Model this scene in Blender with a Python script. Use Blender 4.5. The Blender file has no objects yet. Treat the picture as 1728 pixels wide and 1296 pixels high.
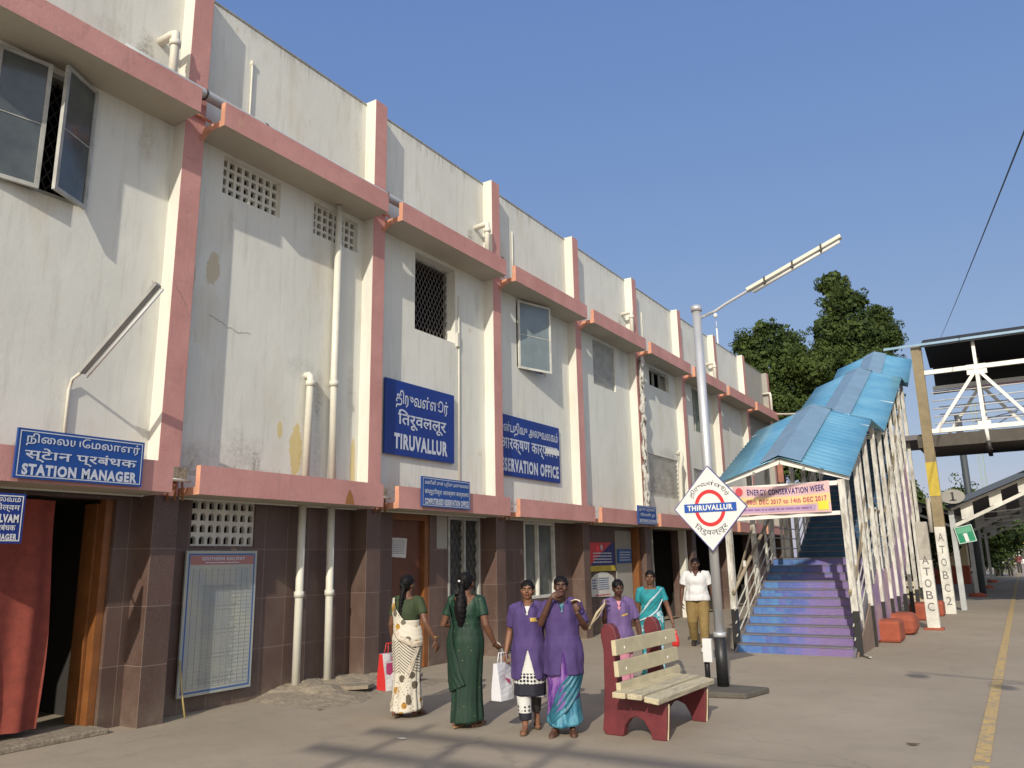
import bpy, bmesh, math, random
from mathutils import Vector, Matrix, noise as mn
R = math.radians
random.seed(7)
SC = bpy.context.scene
COL = SC.collection

# ------------------------------------------------------------ camera, sky, sun
cam = bpy.data.cameras.new('camera')
camo = bpy.data.objects.new('camera', cam)
COL.objects.link(camo)
cr = Vector((0.84478409, 0.53481809, -0.01759111))
cu = Vector((0.13138614, -0.17544203, 0.97568324))
cf = Vector((-0.51872682, 0.82655291, 0.21847832))
camo.matrix_world = Matrix(((cr.x, cu.x, -cf.x, 8.3535), (cr.y, cu.y, -cf.y, -5.5428), (cr.z, cu.z, -cf.z, 1.7), (0, 0, 0, 1)))
cam.sensor_width = 36
cam.lens = 1332.67 / 1728 * 36
cam.clip_start = 0.05
cam.clip_end = 3000
SC.camera = camo

SUN = Vector((-1, 3.3, -1.85)).normalized()      # travelling direction of the light
elev = math.asin(-SUN.z)
az = math.atan2(-SUN.x, -SUN.y)                  # compass angle of the sun, from +Y towards +X
world = bpy.data.worlds.new('World')
SC.world = world
world.use_nodes = True
wn = world.node_tree.nodes
bg = wn['Background']
sky = wn.new('ShaderNodeTexSky')
sky.sky_type = 'NISHITA'
sky.sun_disc = False
sky.sun_elevation = elev
sky.sun_rotation = az
sky.altitude = 50
sky.air_density = 1.25
sky.dust_density = 0.6
sky.ozone_density = 3.0
wl = world.node_tree.links
sp_ = wn.new('ShaderNodeSeparateColor'); cb_ = wn.new('ShaderNodeCombineColor')
wl.new(sky.outputs[0], sp_.inputs[0])
# soften the sky's contrast per channel: the hazy air of the photograph keeps it an even blue down to the horizon
for i_, (k_, ref_, p_) in enumerate(((.167, .152, .65), (.292, .266, .5), (.606, .474, .25))):
    a_ = wn.new('ShaderNodeMath'); a_.operation = 'MULTIPLY'; a_.inputs[1].default_value = .15 / ref_
    b_ = wn.new('ShaderNodeMath'); b_.operation = 'POWER'; b_.inputs[1].default_value = p_
    c_ = wn.new('ShaderNodeMath'); c_.operation = 'MULTIPLY'; c_.inputs[1].default_value = k_ / .15
    wl.new(sp_.outputs[i_], a_.inputs[0]); wl.new(a_.outputs[0], b_.inputs[0]); wl.new(b_.outputs[0], c_.inputs[0]); wl.new(c_.outputs[0], cb_.inputs[i_])
# added warm glow on the unseen sunward sky, to brighten the shaded walls
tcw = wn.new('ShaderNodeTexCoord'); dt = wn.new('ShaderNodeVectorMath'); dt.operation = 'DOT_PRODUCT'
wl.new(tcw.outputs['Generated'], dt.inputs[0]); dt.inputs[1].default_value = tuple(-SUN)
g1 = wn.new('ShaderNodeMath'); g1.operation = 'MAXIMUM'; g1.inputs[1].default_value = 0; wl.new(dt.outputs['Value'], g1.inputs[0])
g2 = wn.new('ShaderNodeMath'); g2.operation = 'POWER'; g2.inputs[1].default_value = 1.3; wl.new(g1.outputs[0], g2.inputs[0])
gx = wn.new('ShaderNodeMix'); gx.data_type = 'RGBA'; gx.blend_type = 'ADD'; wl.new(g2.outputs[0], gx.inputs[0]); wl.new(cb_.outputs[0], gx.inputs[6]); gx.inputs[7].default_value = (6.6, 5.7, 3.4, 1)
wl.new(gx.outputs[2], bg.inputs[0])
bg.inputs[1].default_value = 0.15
sl = bpy.data.lights.new('sun', 'SUN')
sl.energy = 4.4
sl.angle = R(0.55)
sl.color = (1.0, 0.92, 0.78)
slo = bpy.data.objects.new('sun', sl)
COL.objects.link(slo)
slo.rotation_euler = SUN.to_track_quat('-Z', 'Y').to_euler()
slo.location = (30, -80, 50)
SC.view_settings.view_transform = 'Standard'
SC.view_settings.look = 'None'
SC.view_settings.exposure = -0.18
SC.view_settings.gamma = 1
SC.cycles.max_bounces = 6

# ------------------------------------------------------------ naming helpers
def tag(o, label=None, cat=None, group=None, kind=None):
    if label: o['label'] = label
    if cat: o['category'] = cat
    if group: o['group'] = group
    if kind: o['kind'] = kind
    return o

def thing(name, label, cat, loc=(0, 0, 0), rz=0, group=None):
    o = bpy.data.objects.new(name, None)
    COL.objects.link(o)
    o.location = loc
    o.rotation_euler = (0, 0, rz)
    return tag(o, label, cat, group)

def copy_tree(o, parent=None):
    c = o.copy()
    COL.objects.link(c)
    c.parent = parent
    for ch in list(o.children):
        copy_tree(ch, c)
    return c

# ------------------------------------------------------------ materials
def mat(name, col, rough=0.7, metal=0.0, var=0.0, vscale=3.0, bump=0.0, bscale=40.0, build=None, spec=None):
    m = bpy.data.materials.new(name)
    m.use_nodes = True
    nt = m.node_tree
    b = nt.nodes['Principled BSDF']
    b.inputs['Base Color'].default_value = (*col, 1)
    b.inputs['Roughness'].default_value = rough
    b.inputs['Metallic'].default_value = metal
    if spec is not None: b.inputs['Specular IOR Level'].default_value = spec
    if var or bump or build:
        tc = nt.nodes.new('ShaderNodeTexCoord')
        co = tc.outputs['Object']
        if var:
            n = nt.nodes.new('ShaderNodeTexNoise')
            n.inputs['Scale'].default_value = vscale
            n.inputs['Detail'].default_value = 6
            n.inputs['Roughness'].default_value = 0.65
            nt.links.new(co, n.inputs['Vector'])
            rp = nt.nodes.new('ShaderNodeValToRGB')
            rp.color_ramp.elements[0].position = 0.3
            rp.color_ramp.elements[1].position = 0.7
            rp.color_ramp.elements[0].color = (*[c * (1 - var) for c in col], 1)
            rp.color_ramp.elements[1].color = (*[min(1, c * (1 + var * .6)) for c in col], 1)
            nt.links.new(n.outputs['Fac'], rp.inputs[0])
            nt.links.new(rp.outputs[0], b.inputs['Base Color'])
        if bump:
            n = nt.nodes.new('ShaderNodeTexNoise')
            n.inputs['Scale'].default_value = bscale
            n.inputs['Detail'].default_value = 5
            nt.links.new(co, n.inputs['Vector'])
            bp = nt.nodes.new('ShaderNodeBump')
            bp.inputs['Strength'].default_value = bump
            bp.inputs['Distance'].default_value = 0.02
            nt.links.new(n.outputs['Fac'], bp.inputs['Height'])
            nt.links.new(bp.outputs[0], b.inputs['Normal'])
        if build: build(nt, b, co)
    return m

class NT:
    """tiny wrapper to wire node graphs"""
    def __init__(s, nt): s.nt = nt
    def _in(s, node, i, v):
        if v is None: return
        if hasattr(v, 'is_output'): s.nt.links.new(v, node.inputs[i])
        else: node.inputs[i].default_value = v
    def mapping(s, co, scale=(1, 1, 1), loc=(0, 0, 0), rot=(0, 0, 0)):
        n = s.nt.nodes.new('ShaderNodeMapping')
        s._in(n, 'Vector', co)
        n.inputs['Scale'].default_value = scale
        n.inputs['Location'].default_value = loc
        n.inputs['Rotation'].default_value = rot
        return n.outputs[0]
    def noise(s, co, scale, detail=5, rough=0.6, dist=0):
        n = s.nt.nodes.new('ShaderNodeTexNoise')
        s._in(n, 'Vector', co)
        n.inputs['Scale'].default_value = scale
        n.inputs['Detail'].default_value = detail
        n.inputs['Roughness'].default_value = rough
        n.inputs['Distortion'].default_value = dist
        return n.outputs['Fac']
    def voronoi(s, co, scale, out='Distance', feat='F1', rnd=1):
        n = s.nt.nodes.new('ShaderNodeTexVoronoi')
        n.feature = feat
        s._in(n, 'Vector', co)
        n.inputs['Scale'].default_value = scale
        n.inputs['Randomness'].default_value = rnd
        return n.outputs[out]
    def ramp(s, v, a, b, ca=(0, 0, 0, 1), cb=(1, 1, 1, 1), const=False):
        n = s.nt.nodes.new('ShaderNodeValToRGB')
        s._in(n, 0, v)
        e = n.color_ramp.elements
        e[0].position, e[1].position = a, b
        e[0].color, e[1].color = ca, cb
        if const: n.color_ramp.interpolation = 'CONSTANT'
        return n.outputs[0]
    def mix(s, f, a, b, mode='MIX'):
        n = s.nt.nodes.new('ShaderNodeMix')
        n.data_type = 'RGBA'
        n.blend_type = mode
        s._in(n, 0, f)
        a = (*a, 1) if isinstance(a, tuple) and len(a) == 3 else a
        b = (*b, 1) if isinstance(b, tuple) and len(b) == 3 else b
        s._in(n, 6, a); s._in(n, 7, b)
        return n.outputs[2]
    def math(s, op, a, b=None, c=None):
        n = s.nt.nodes.new('ShaderNodeMath')
        n.operation = op
        s._in(n, 0, a); s._in(n, 1, b); s._in(n, 2, c)
        return n.outputs[0]
    def sep(s, co):
        n = s.nt.nodes.new('ShaderNodeSeparateXYZ')
        s._in(n, 0, co)
        return n.outputs[0], n.outputs[1], n.outputs[2]
    def comb(s, x, y, z):
        n = s.nt.nodes.new('ShaderNodeCombineXYZ')
        s._in(n, 0, x); s._in(n, 1, y); s._in(n, 2, z)
        return n.outputs[0]
    def bump(s, h, strength, dist=0.01, normal=None):
        n = s.nt.nodes.new('ShaderNodeBump')
        n.inputs['Strength'].default_value = strength
        n.inputs['Distance'].default_value = dist
        s._in(n, 'Height', h)
        if normal is not None: s.nt.links.new(normal, n.inputs['Normal'])
        return n.outputs[0]

OCH, YEL, MLD, MUR = (.52, .43, .28), (.62, .49, .20), (.17, .155, .13), (.30, .25, .16)
MARKS = [(.72, 5.55, .11, .26, OCH, .75), (.40, 5.35, .07, .3, OCH, .75), (2.28, 3.3, .12, .40, YEL, .85), (1.98, 3.55, .05, .13, YEL, .8), (3.44, 3.15, .06, .5, YEL, .8),
         (2.68, 4.15, .11, .45, MLD, .6), (2.70, 3.4, .10, .8, MLD, .35), (1.35, 3.15, .42, .34, MLD, .40), (1.6, 3.05, .10, .2, MLD, .7), (.65, 3.05, .3, .2, MLD, .4), (-.35, 6.9, .16, .32, MUR, .45), (.95, 6.3, .05, .4, MLD, .35),
         (6.85, 6.75, .10, .35, MUR, .45), (2.3, 4.5, .35, .22, MLD, .28), (3.36, 4.3, .10, .5, MUR, .4),
         (-.48, 7.95, .15, .45, (.13, .12, .06), .85), (6.66, 7.95, .13, .42, (.13, .12, .07), .8), (13.78, 7.95, .13, .42, (.13, .12, .07), .7), (20.9, 7.95, .13, .4, (.13, .12, .07), .7),
         (-.95, 8.15, .3, .16, MLD, .25), (3.35, 8.7, .10, .8, MLD, .22), (9.2, 7.0, .5, .10, MUR, .3), (16.8, 4.75, .7, .18, MLD, .4), (13.8, 7.0, .3, .3, MLD, .45), (17.1, 7.0, .3, .25, MLD, .35)]
def plaster(base, dirt=0.5, peel=True):
    def f(nt, b, co):
        t = NT(nt)
        x, y, z = t.sep(co)
        big = t.noise(t.mapping(co, (1, 1, .7)), 0.9, 6, 0.6)
        c = t.mix(t.ramp(big, .35, .7), tuple(k * .93 for k in base), tuple(min(1, k * 1.05) for k in base))
        streak = t.noise(t.mapping(co, (4, 4, .35)), 2.2, 6, .7)
        sm = t.math('MULTIPLY', t.ramp(streak, .52, .76), .32 * dirt)
        c = t.mix(sm, c, (.27, .25, .20))
        warm = t.noise(t.mapping(co, (1.2, 1.2, .5)), 1.4, 4, .6)
        c = t.mix(t.math('MULTIPLY', t.ramp(warm, .56, .74), .35 * dirt), c, (.52, .42, .25))
        if peel:
            # chipped, mouldy foot of the upper wall just above the lower sunshade
            lo = t.ramp(z, 0, 1)
            h = t.math('SUBTRACT', 3.75, z)
            hm = t.math('MULTIPLY', t.math('MULTIPLY', h, 1.1), t.math('GREATER_THAN', z, 2.8))
            hm = t.math('MAXIMUM', hm, 0)
            n = t.noise(co, 6.5, 8, .75)
            k = t.ramp(t.math('MULTIPLY', hm, n), .46, .60)
            c = t.mix(t.math('MULTIPLY', k, .55), c, (.16, .14, .11))
            # dark rain tongues hanging from the parapet top
            ph = t.math('MAXIMUM', t.math('SUBTRACT', z, 8.55), 0)
            k2 = t.ramp(t.math('MULTIPLY', ph, t.noise(t.mapping(co, (5, 5, .5)), 2.5, 6, .7)), .36, .62)
            c = t.mix(t.math('MULTIPLY', k2, .6), c, (.17, .15, .12))
            # flaked paint showing old ochre coat
            pn = t.noise(t.mapping(co, (1, 1, .6), (3, 1, 2)), 1.7, 7, .62)
            k3 = t.math('MULTIPLY', t.ramp(pn, .685, .70), 1)
            c = t.mix(t.math('MULTIPLY', k3, .4), c, (.50, .42, .27))
            # marks with a place of their own: bared coats, mould below leaks, damp plus the dark of a niche painted beside each parapet spout
            nz = t.math('MULTIPLY', t.math('SUBTRACT', t.noise(co, 7, 8, .75), .5), 2.6)
            spk = t.ramp(t.noise(co, 19, 7, .8), .36, .62)
            for (my, mz, ry_, rz_, mc, ms) in MARKS:
                dy = t.math('POWER', t.math('ABSOLUTE', t.math('DIVIDE', t.math('SUBTRACT', y, my), ry_)), 2)
                dz = t.math('POWER', t.math('ABSOLUTE', t.math('DIVIDE', t.math('SUBTRACT', z, mz), rz_)), 2)
                hard = mc in (OCH, YEL)
                k4 = t.ramp(t.math('ADD', t.math('ADD', dy, dz), nz), .75 if hard else .0, .92 if hard else 1.5, (1, 1, 1, 1), (0, 0, 0, 1))
                if not hard: k4 = t.math('MULTIPLY', k4, spk)
                c = t.mix(t.math('MULTIPLY', k4, ms), c, mc)
        nt.links.new(c, b.inputs['Base Color'])
        h = t.noise(co, 26, 6, .7)
        h2 = t.noise(co, 3, 4, .6)
        nt.links.new(t.bump(h, .18, .008, t.bump(h2, .15, .04)), b.inputs['Normal'])
    return f

M = {}
M['plaster'] = mat('cream_plaster', (.69, .69, .63), .85, build=plaster((.69, .69, .63), .9))
M['plaster_old'] = mat('weathered_plaster', (.34, .33, .30), .9, build=plaster((.34, .33, .30), 1.6))
M['plaster_plain'] = mat('pier_plaster', (.66, .645, .58), .85, build=plaster((.66, .645, .58), .7, False))
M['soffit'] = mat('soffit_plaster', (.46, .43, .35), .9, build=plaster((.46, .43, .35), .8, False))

def pinkf(nt, b, co):
    t = NT(nt)
    big = t.noise(co, 1.3, 6, .6)
    c = t.mix(t.ramp(big, .35, .7), (.49, .235, .21), (.60, .305, .275))
    s = t.noise(t.mapping(co, (6, 1.2, 6)), 3, 6, .7)
    c = t.mix(t.math('MULTIPLY', t.ramp(s, .57, .72), .4), c, (.30, .14, .12))
    dr = t.noise(t.mapping(co, (7, 7, .8)), 2.6, 6, .7)
    c = t.mix(t.math('MULTIPLY', t.ramp(dr, .55, .74), .45), c, (.27, .17, .14))
    p = t.noise(t.mapping(co, (1, 1, 1), (7, 0, 0)), 3.2, 6, .6)
    c = t.mix(t.math('MULTIPLY', t.ramp(p, .66, .70), .55), c, (.55, .33, .24))
    nt.links.new(c, b.inputs['Base Color'])
    nt.links.new(t.bump(t.noise(co, 24, 6, .7), .35, .012), b.inputs['Normal'])
M['pink'] = mat('pink_paint', (.5, .22, .2), .8, build=pinkf)
M['peach'] = mat('peach_sunlit_pink', (.60, .29, .19), .8, var=.2, vscale=5, bump=.3)  # on slab ends, sunlit pink put into the colour; brackets are plain peach

def granite(nt, b, co):
    t = NT(nt)
    x, y, z = t.sep(co)
    v = t.comb(t.math('ADD', y, t.math('MULTIPLY', x, 1.0)), z, 0)
    br = nt.nodes.new('ShaderNodeTexBrick')
    br.offset = 0
    br.inputs['Scale'].default_value = 1
    br.inputs['Brick Width'].default_value = .395
    br.inputs['Row Height'].default_value = .637
    br.inputs['Mortar Size'].default_value = .0045
    br.inputs['Mortar Smooth'].default_value = .3
    br.inputs['Bias'].default_value = 0
    br.inputs['Color1'].default_value = (.058, .034, .028, 1)
    br.inputs['Color2'].default_value = (.093, .054, .045, 1)
    br.inputs['Mortar'].default_value = (.20, .16, .135, 1)
    nt.links.new(v, br.inputs['Vector'])
    sp = t.noise(co, 140, 2, .6)
    c = t.mix(t.ramp(sp, .42, .62), br.outputs['Color'], t.mix(.5, br.outputs['Color'], (.19, .125, .10)))
    d = t.noise(t.mapping(co, (1, 1, .5)), 2.2, 5, .6)
    c = t.mix(t.math('MULTIPLY', t.ramp(d, .45, .75), .35), c, (.20, .15, .12))
    dust = t.math('MULTIPLY', t.ramp(z, .0, .45, (1, 1, 1, 1), (0, 0, 0, 1)), t.ramp(t.noise(co, 5, 5, .6), .3, .7))
    c = t.mix(t.math('MULTIPLY', dust, .5), c, (.26, .215, .165))
    nt.links.new(c, b.inputs['Base Color'])
    nt.links.new(t.ramp(d, .3, .7, (.34, .34, .34, 1), (.6, .6, .6, 1)), b.inputs['Roughness'])
    nt.links.new(t.bump(br.outputs['Fac'], .25, -.004), b.inputs['Normal'])
M['granite'] = mat('granite_tiles', (.12, .07, .055), .45, build=granite)

def ground(nt, b, co):
    t = NT(nt)
    big = t.noise(co, .35, 6, .6)
    c = t.mix(t.ramp(big, .35, .68), (.265, .218, .165), (.335, .283, .218))
    m2 = t.noise(co, 2.4, 8, .7)
    c = t.mix(t.math('MULTIPLY', t.ramp(m2, .5, .72), .45), c, (.20, .175, .14))
    st = t.noise(t.mapping(co, (1, 1, 1), (4, 7, 0)), .9, 5, .6)
    c = t.mix(t.math('MULTIPLY', t.ramp(st, .63, .72), .35), c, (.12, .105, .09))
    gx_, gy_, gz_ = t.sep(co)
    dustw = t.math('MULTIPLY', t.ramp(t.math('ADD', gx_, t.math('MULTIPLY', t.noise(co, 1.1, 6, .65), 1.6)), .9, 1.9, (1, 1, 1, 1), (0, 0, 0, 1)), .5)
    c = t.mix(dustw, c, (.33, .27, .195))
    spt = t.math('MULTIPLY', t.ramp(t.voronoi(t.mapping(co, (1, 1, 0)), 1.15), .025, .05, (1, 1, 1, 1), (0, 0, 0, 1)), .35)
    c = t.mix(spt, c, (.10, .085, .075))
    jn = t.math('ABSOLUTE', t.math('SUBTRACT', t.math('ADD', gy_, t.math('MULTIPLY', t.noise(co, 1.4, 6, .7), .35)), 1.95))
    c = t.mix(t.math('MULTIPLY', t.math('MULTIPLY', t.ramp(jn, .006, .02, (1, 1, 1, 1), (0, 0, 0, 1)), t.math('GREATER_THAN', gx_, 5.7)), .45), c, (.13, .11, .09))
    gr = t.noise(co, 220, 2, .6)
    c = t.mix(t.math('MULTIPLY', t.ramp(gr, .4, .7), .30), c, (.36, .32, .27))
    # wandering cracks
    v = nt.nodes.new('ShaderNodeTexVoronoi')
    v.feature = 'DISTANCE_TO_EDGE'
    v.inputs['Scale'].default_value = .22
    dn = nt.nodes.new('ShaderNodeTexNoise')
    dn.inputs['Scale'].default_value = 1.6
    dn.inputs['Detail'].default_value = 6
    nt.links.new(co, dn.inputs['Vector'])
    av = nt.nodes.new('ShaderNodeVectorMath'); av.operation = 'MULTIPLY_ADD'
    nt.links.new(dn.outputs['Color'], av.inputs[0]); av.inputs[1].default_value = (.8, .8, 0); nt.links.new(co, av.inputs[2])
    nt.links.new(av.outputs[0], v.inputs['Vector'])
    ck = t.ramp(v.outputs['Distance'], .0, .0035, (1, 1, 1, 1), (0, 0, 0, 1))
    c = t.mix(t.math('MULTIPLY', ck, .28), c, (.12, .105, .09))
    nt.links.new(c, b.inputs['Base Color'])
    h = t.noise(co, 60, 6, .7)
    nt.links.new(t.bump(h, .25, .01, t.bump(m2, .3, .03)), b.inputs['Normal'])
M['ground'] = mat('platform_concrete', (.25, .22, .18), .9, build=ground)
M['earth'] = mat('earth', (.24, .20, .15), .95, var=.3, vscale=1.5, bump=.4)
M['rubble'] = mat('broken_concrete', (.27, .225, .17), .95, var=.35, vscale=9, bump=.9, bscale=25)

def yellowline(nt, b, co):
    t = NT(nt)
    n = t.noise(co, 9, 7, .7)
    c = t.mix(t.ramp(n, .38, .62), (.28, .24, .18), (.56, .37, .12))
    nt.links.new(c, b.inputs['Base Color'])
M['yellow_line'] = mat('worn_yellow_paint', (.5, .34, .12), .8, build=yellowline)

M['pvc'] = mat('cream_pipe', (.66, .64, .55), .45, var=.10, vscale=4, bump=.05)
M['pvc_grey'] = mat('grey_pipe', (.42, .45, .47), .4, var=.10, vscale=3)
M['white_paint'] = mat('white_paint', (.74, .73, .69), .5, var=.12, vscale=4, bump=.08)
M['white_grimy'] = mat('grimy_white_paint', (.62, .61, .56), .6, var=.28, vscale=3, bump=.15)
M['black_paint'] = mat('black_paint', (.018, .018, .02), .45, var=.4, vscale=8)
from mathutils.bvhtree import BVHTree
M['alu'] = mat('silver_paint', (.62, .63, .65), .32, metal=.55, var=.08, vscale=3)
M['frame'] = mat('window_frame', (.40, .40, .37), .6, var=.3, vscale=5)
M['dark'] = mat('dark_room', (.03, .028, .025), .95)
M['iron'] = mat('dark_iron', (.045, .04, .038), .6, var=.3)
M['wood_dark'] = mat('brown_door', (.115, .038, .018), .5, var=.25, vscale=4)
M['wood_orange'] = mat('varnished_wood', (.21, .078, .022), .5, var=.25, vscale=5)
M['wood_beige'] = mat('raw_wood', (.42, .34, .22), .7, var=.2)
def glassf(nt, b, co):
    t = NT(nt)
    n = t.noise(co, 1.6, 4, .6)
    nt.links.new(t.ramp(n, .35, .7, (.05, .06, .06, 1), (.11, .125, .12, 1)), b.inputs['Base Color'])
    nt.links.new(t.ramp(t.noise(co, 6, 5, .6), .3, .8, (.08, .08, .08, 1), (.3, .3, .3, 1)), b.inputs['Roughness'])
M['glass'] = mat('dusty_glass', (.06, .07, .07), .15, build=glassf, spec=.9)
M['glass_pale'] = mat('pale_glass', (.20, .24, .24), .2, var=.2, vscale=2, spec=.9)
M['blue_sign'] = mat('blue_enamel', (.010, .062, .27), .35, var=.15, vscale=2)
M['navy_sign'] = mat('navy_enamel', (.008, .032, .22), .35, var=.15, vscale=2)
M['letter'] = mat('white_lettering', (.52, .56, .64), .5)
M['letter_bright'] = mat('bright_lettering', (.70, .70, .68), .5)
M['sign_white'] = mat('white_enamel', (.66, .67, .67), .35, var=.05)
M['sign_red'] = mat('red_enamel', (.56, .025, .03), .4)
M['black_letter'] = mat('black_lettering', (.02, .02, .025), .6)
M['paper'] = mat('paper', (.60, .59, .56), .8, var=.12, vscale=8)
M['lilac_paper'] = mat('print_on_paper', (.30, .30, .33), .8)
M['curtain'] = mat('red_curtain', (.235, .048, .032), .9, var=.25, vscale=9, bump=.12, bscale=60)
M['fence_blue'] = mat('blue_border', (.05, .12, .32), .5)
M['red_block'] = mat('red_oxide_paint', (.31, .075, .04), .85, var=.25, vscale=4, bump=.4)
M['maroon'] = mat('maroon_paint', (.135, .020, .026), .55, var=.3, vscale=5, bump=.10)
def slatf(nt, b, co):
    t = NT(nt)
    n = t.noise(t.mapping(co, (8, 1.2, 8)), 3, 7, .7)
    c = t.mix(t.ramp(n, .46, .62), (.49, .43, .29), (.31, .275, .21))
    nt.links.new(c, b.inputs['Base Color'])
    nt.links.new(t.bump(n, .3, .01), b.inputs['Normal'])
M['slat'] = mat('worn_cream_slat', (.5, .45, .3), .6, build=slatf)
M['slat_clean'] = mat('cream_slat', (.50, .44, .29), .55, var=.18, vscale=6, bump=.15)
M['ochre'] = mat('ochre_column', (.25, .20, .12), .8, var=.25, vscale=3, bump=.3)
M['yellow'] = mat('yellow_band', (.50, .38, .05), .7, var=.2)
M['conc'] = mat('concrete_post', (.40, .375, .33), .9, var=.2, vscale=4, bump=.4)
M['girder'] = mat('dark_girder', (.07, .06, .05), .7, var=.3)
M['roof_dark'] = mat('roof_underside', (.022, .022, .024), .8)  # near-black: the shade under the sheets is put into the roof colour
M['green_sign'] = mat('green_sign', (.01, .22, .12), .4)
M['brass'] = mat('gold_bangle', (.55, .38, .12), .3, metal=.9)
def rooff(nt, b, co):
    t = NT(nt)
    n = t.noise(co, 1.1, 6, .6)
    c = t.mix(t.ramp(n, .35, .7), (.12, .345, .52), (.21, .46, .62))
    nt.links.new(c, b.inputs['Base Color'])
M['blue_roof'] = mat('blue_corrugated_sheet', (.06, .28, .5), .24, metal=.35, build=rooff)
M['ridge_cap'] = mat('grey_ridge_sheet', (.20, .31, .42), .45, metal=.2, var=.15, vscale=2)

def mural(nt, b, co):
    t = NT(nt)
    x, y, z = t.sep(co)
    # x 3.7..5.7 runs left to right; painted squares, blue on the left, purple on the right
    qx = t.math('FLOOR', t.math('MULTIPLY', x, 7))
    qz = t.math('FLOOR', t.math('MULTIPLY', z, 6.67))
    wn_ = nt.nodes.new('ShaderNodeTexWhiteNoise')
    nt.links.new(t.comb(qx, 0, t.math('FLOOR', t.math('MULTIPLY', z, 3.1))), wn_.inputs['Vector'])
    g = t.math('MULTIPLY', t.math('SUBTRACT', x, 3.75), .62)
    g2 = t.math('ADD', g, t.math('MULTIPLY', t.math('SUBTRACT', wn_.outputs['Value'], .5), .30))
    rp = nt.nodes.new('ShaderNodeValToRGB')
    e = rp.color_ramp.elements
    e[0].position = .05; e[0].color = (.06, .15, .40, 1)
    e[1].position = .95; e[1].color = (.175, .115, .28, 1)
    for p, c in ((.16, (.075, .20, .42, 1)), (.28, (.06, .11, .34, 1)), (.5, (.11, .125, .38, 1)), (.68, (.165, .13, .35, 1))):
        k = e.new(p); k.color = c
    nt.links.new(g2, rp.inputs[0])
    wear = t.ramp(t.noise(t.mapping(co, (3, 3, 9)), 3, 7, .7), .50, .66)
    c2 = t.mix(t.math('MULTIPLY', wear, .38), rp.outputs[0], (.24, .22, .25))
    nt.links.new(c2, b.inputs['Base Color'])
M['mural'] = mat('painted_riser', (.2, .15, .5), .6, build=mural)
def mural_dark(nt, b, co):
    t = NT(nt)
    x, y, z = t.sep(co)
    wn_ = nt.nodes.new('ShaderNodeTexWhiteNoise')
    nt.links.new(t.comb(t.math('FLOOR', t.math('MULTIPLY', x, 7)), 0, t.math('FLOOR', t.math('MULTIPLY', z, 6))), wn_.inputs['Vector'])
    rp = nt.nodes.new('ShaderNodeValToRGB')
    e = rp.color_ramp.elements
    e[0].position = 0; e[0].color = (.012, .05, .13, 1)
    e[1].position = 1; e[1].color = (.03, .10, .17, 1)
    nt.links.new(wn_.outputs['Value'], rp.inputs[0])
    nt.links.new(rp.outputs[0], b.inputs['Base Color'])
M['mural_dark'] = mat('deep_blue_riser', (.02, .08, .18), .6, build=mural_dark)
M['nosing'] = mat('stair_nosing', (.15, .14, .16), .6, var=.2)

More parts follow.
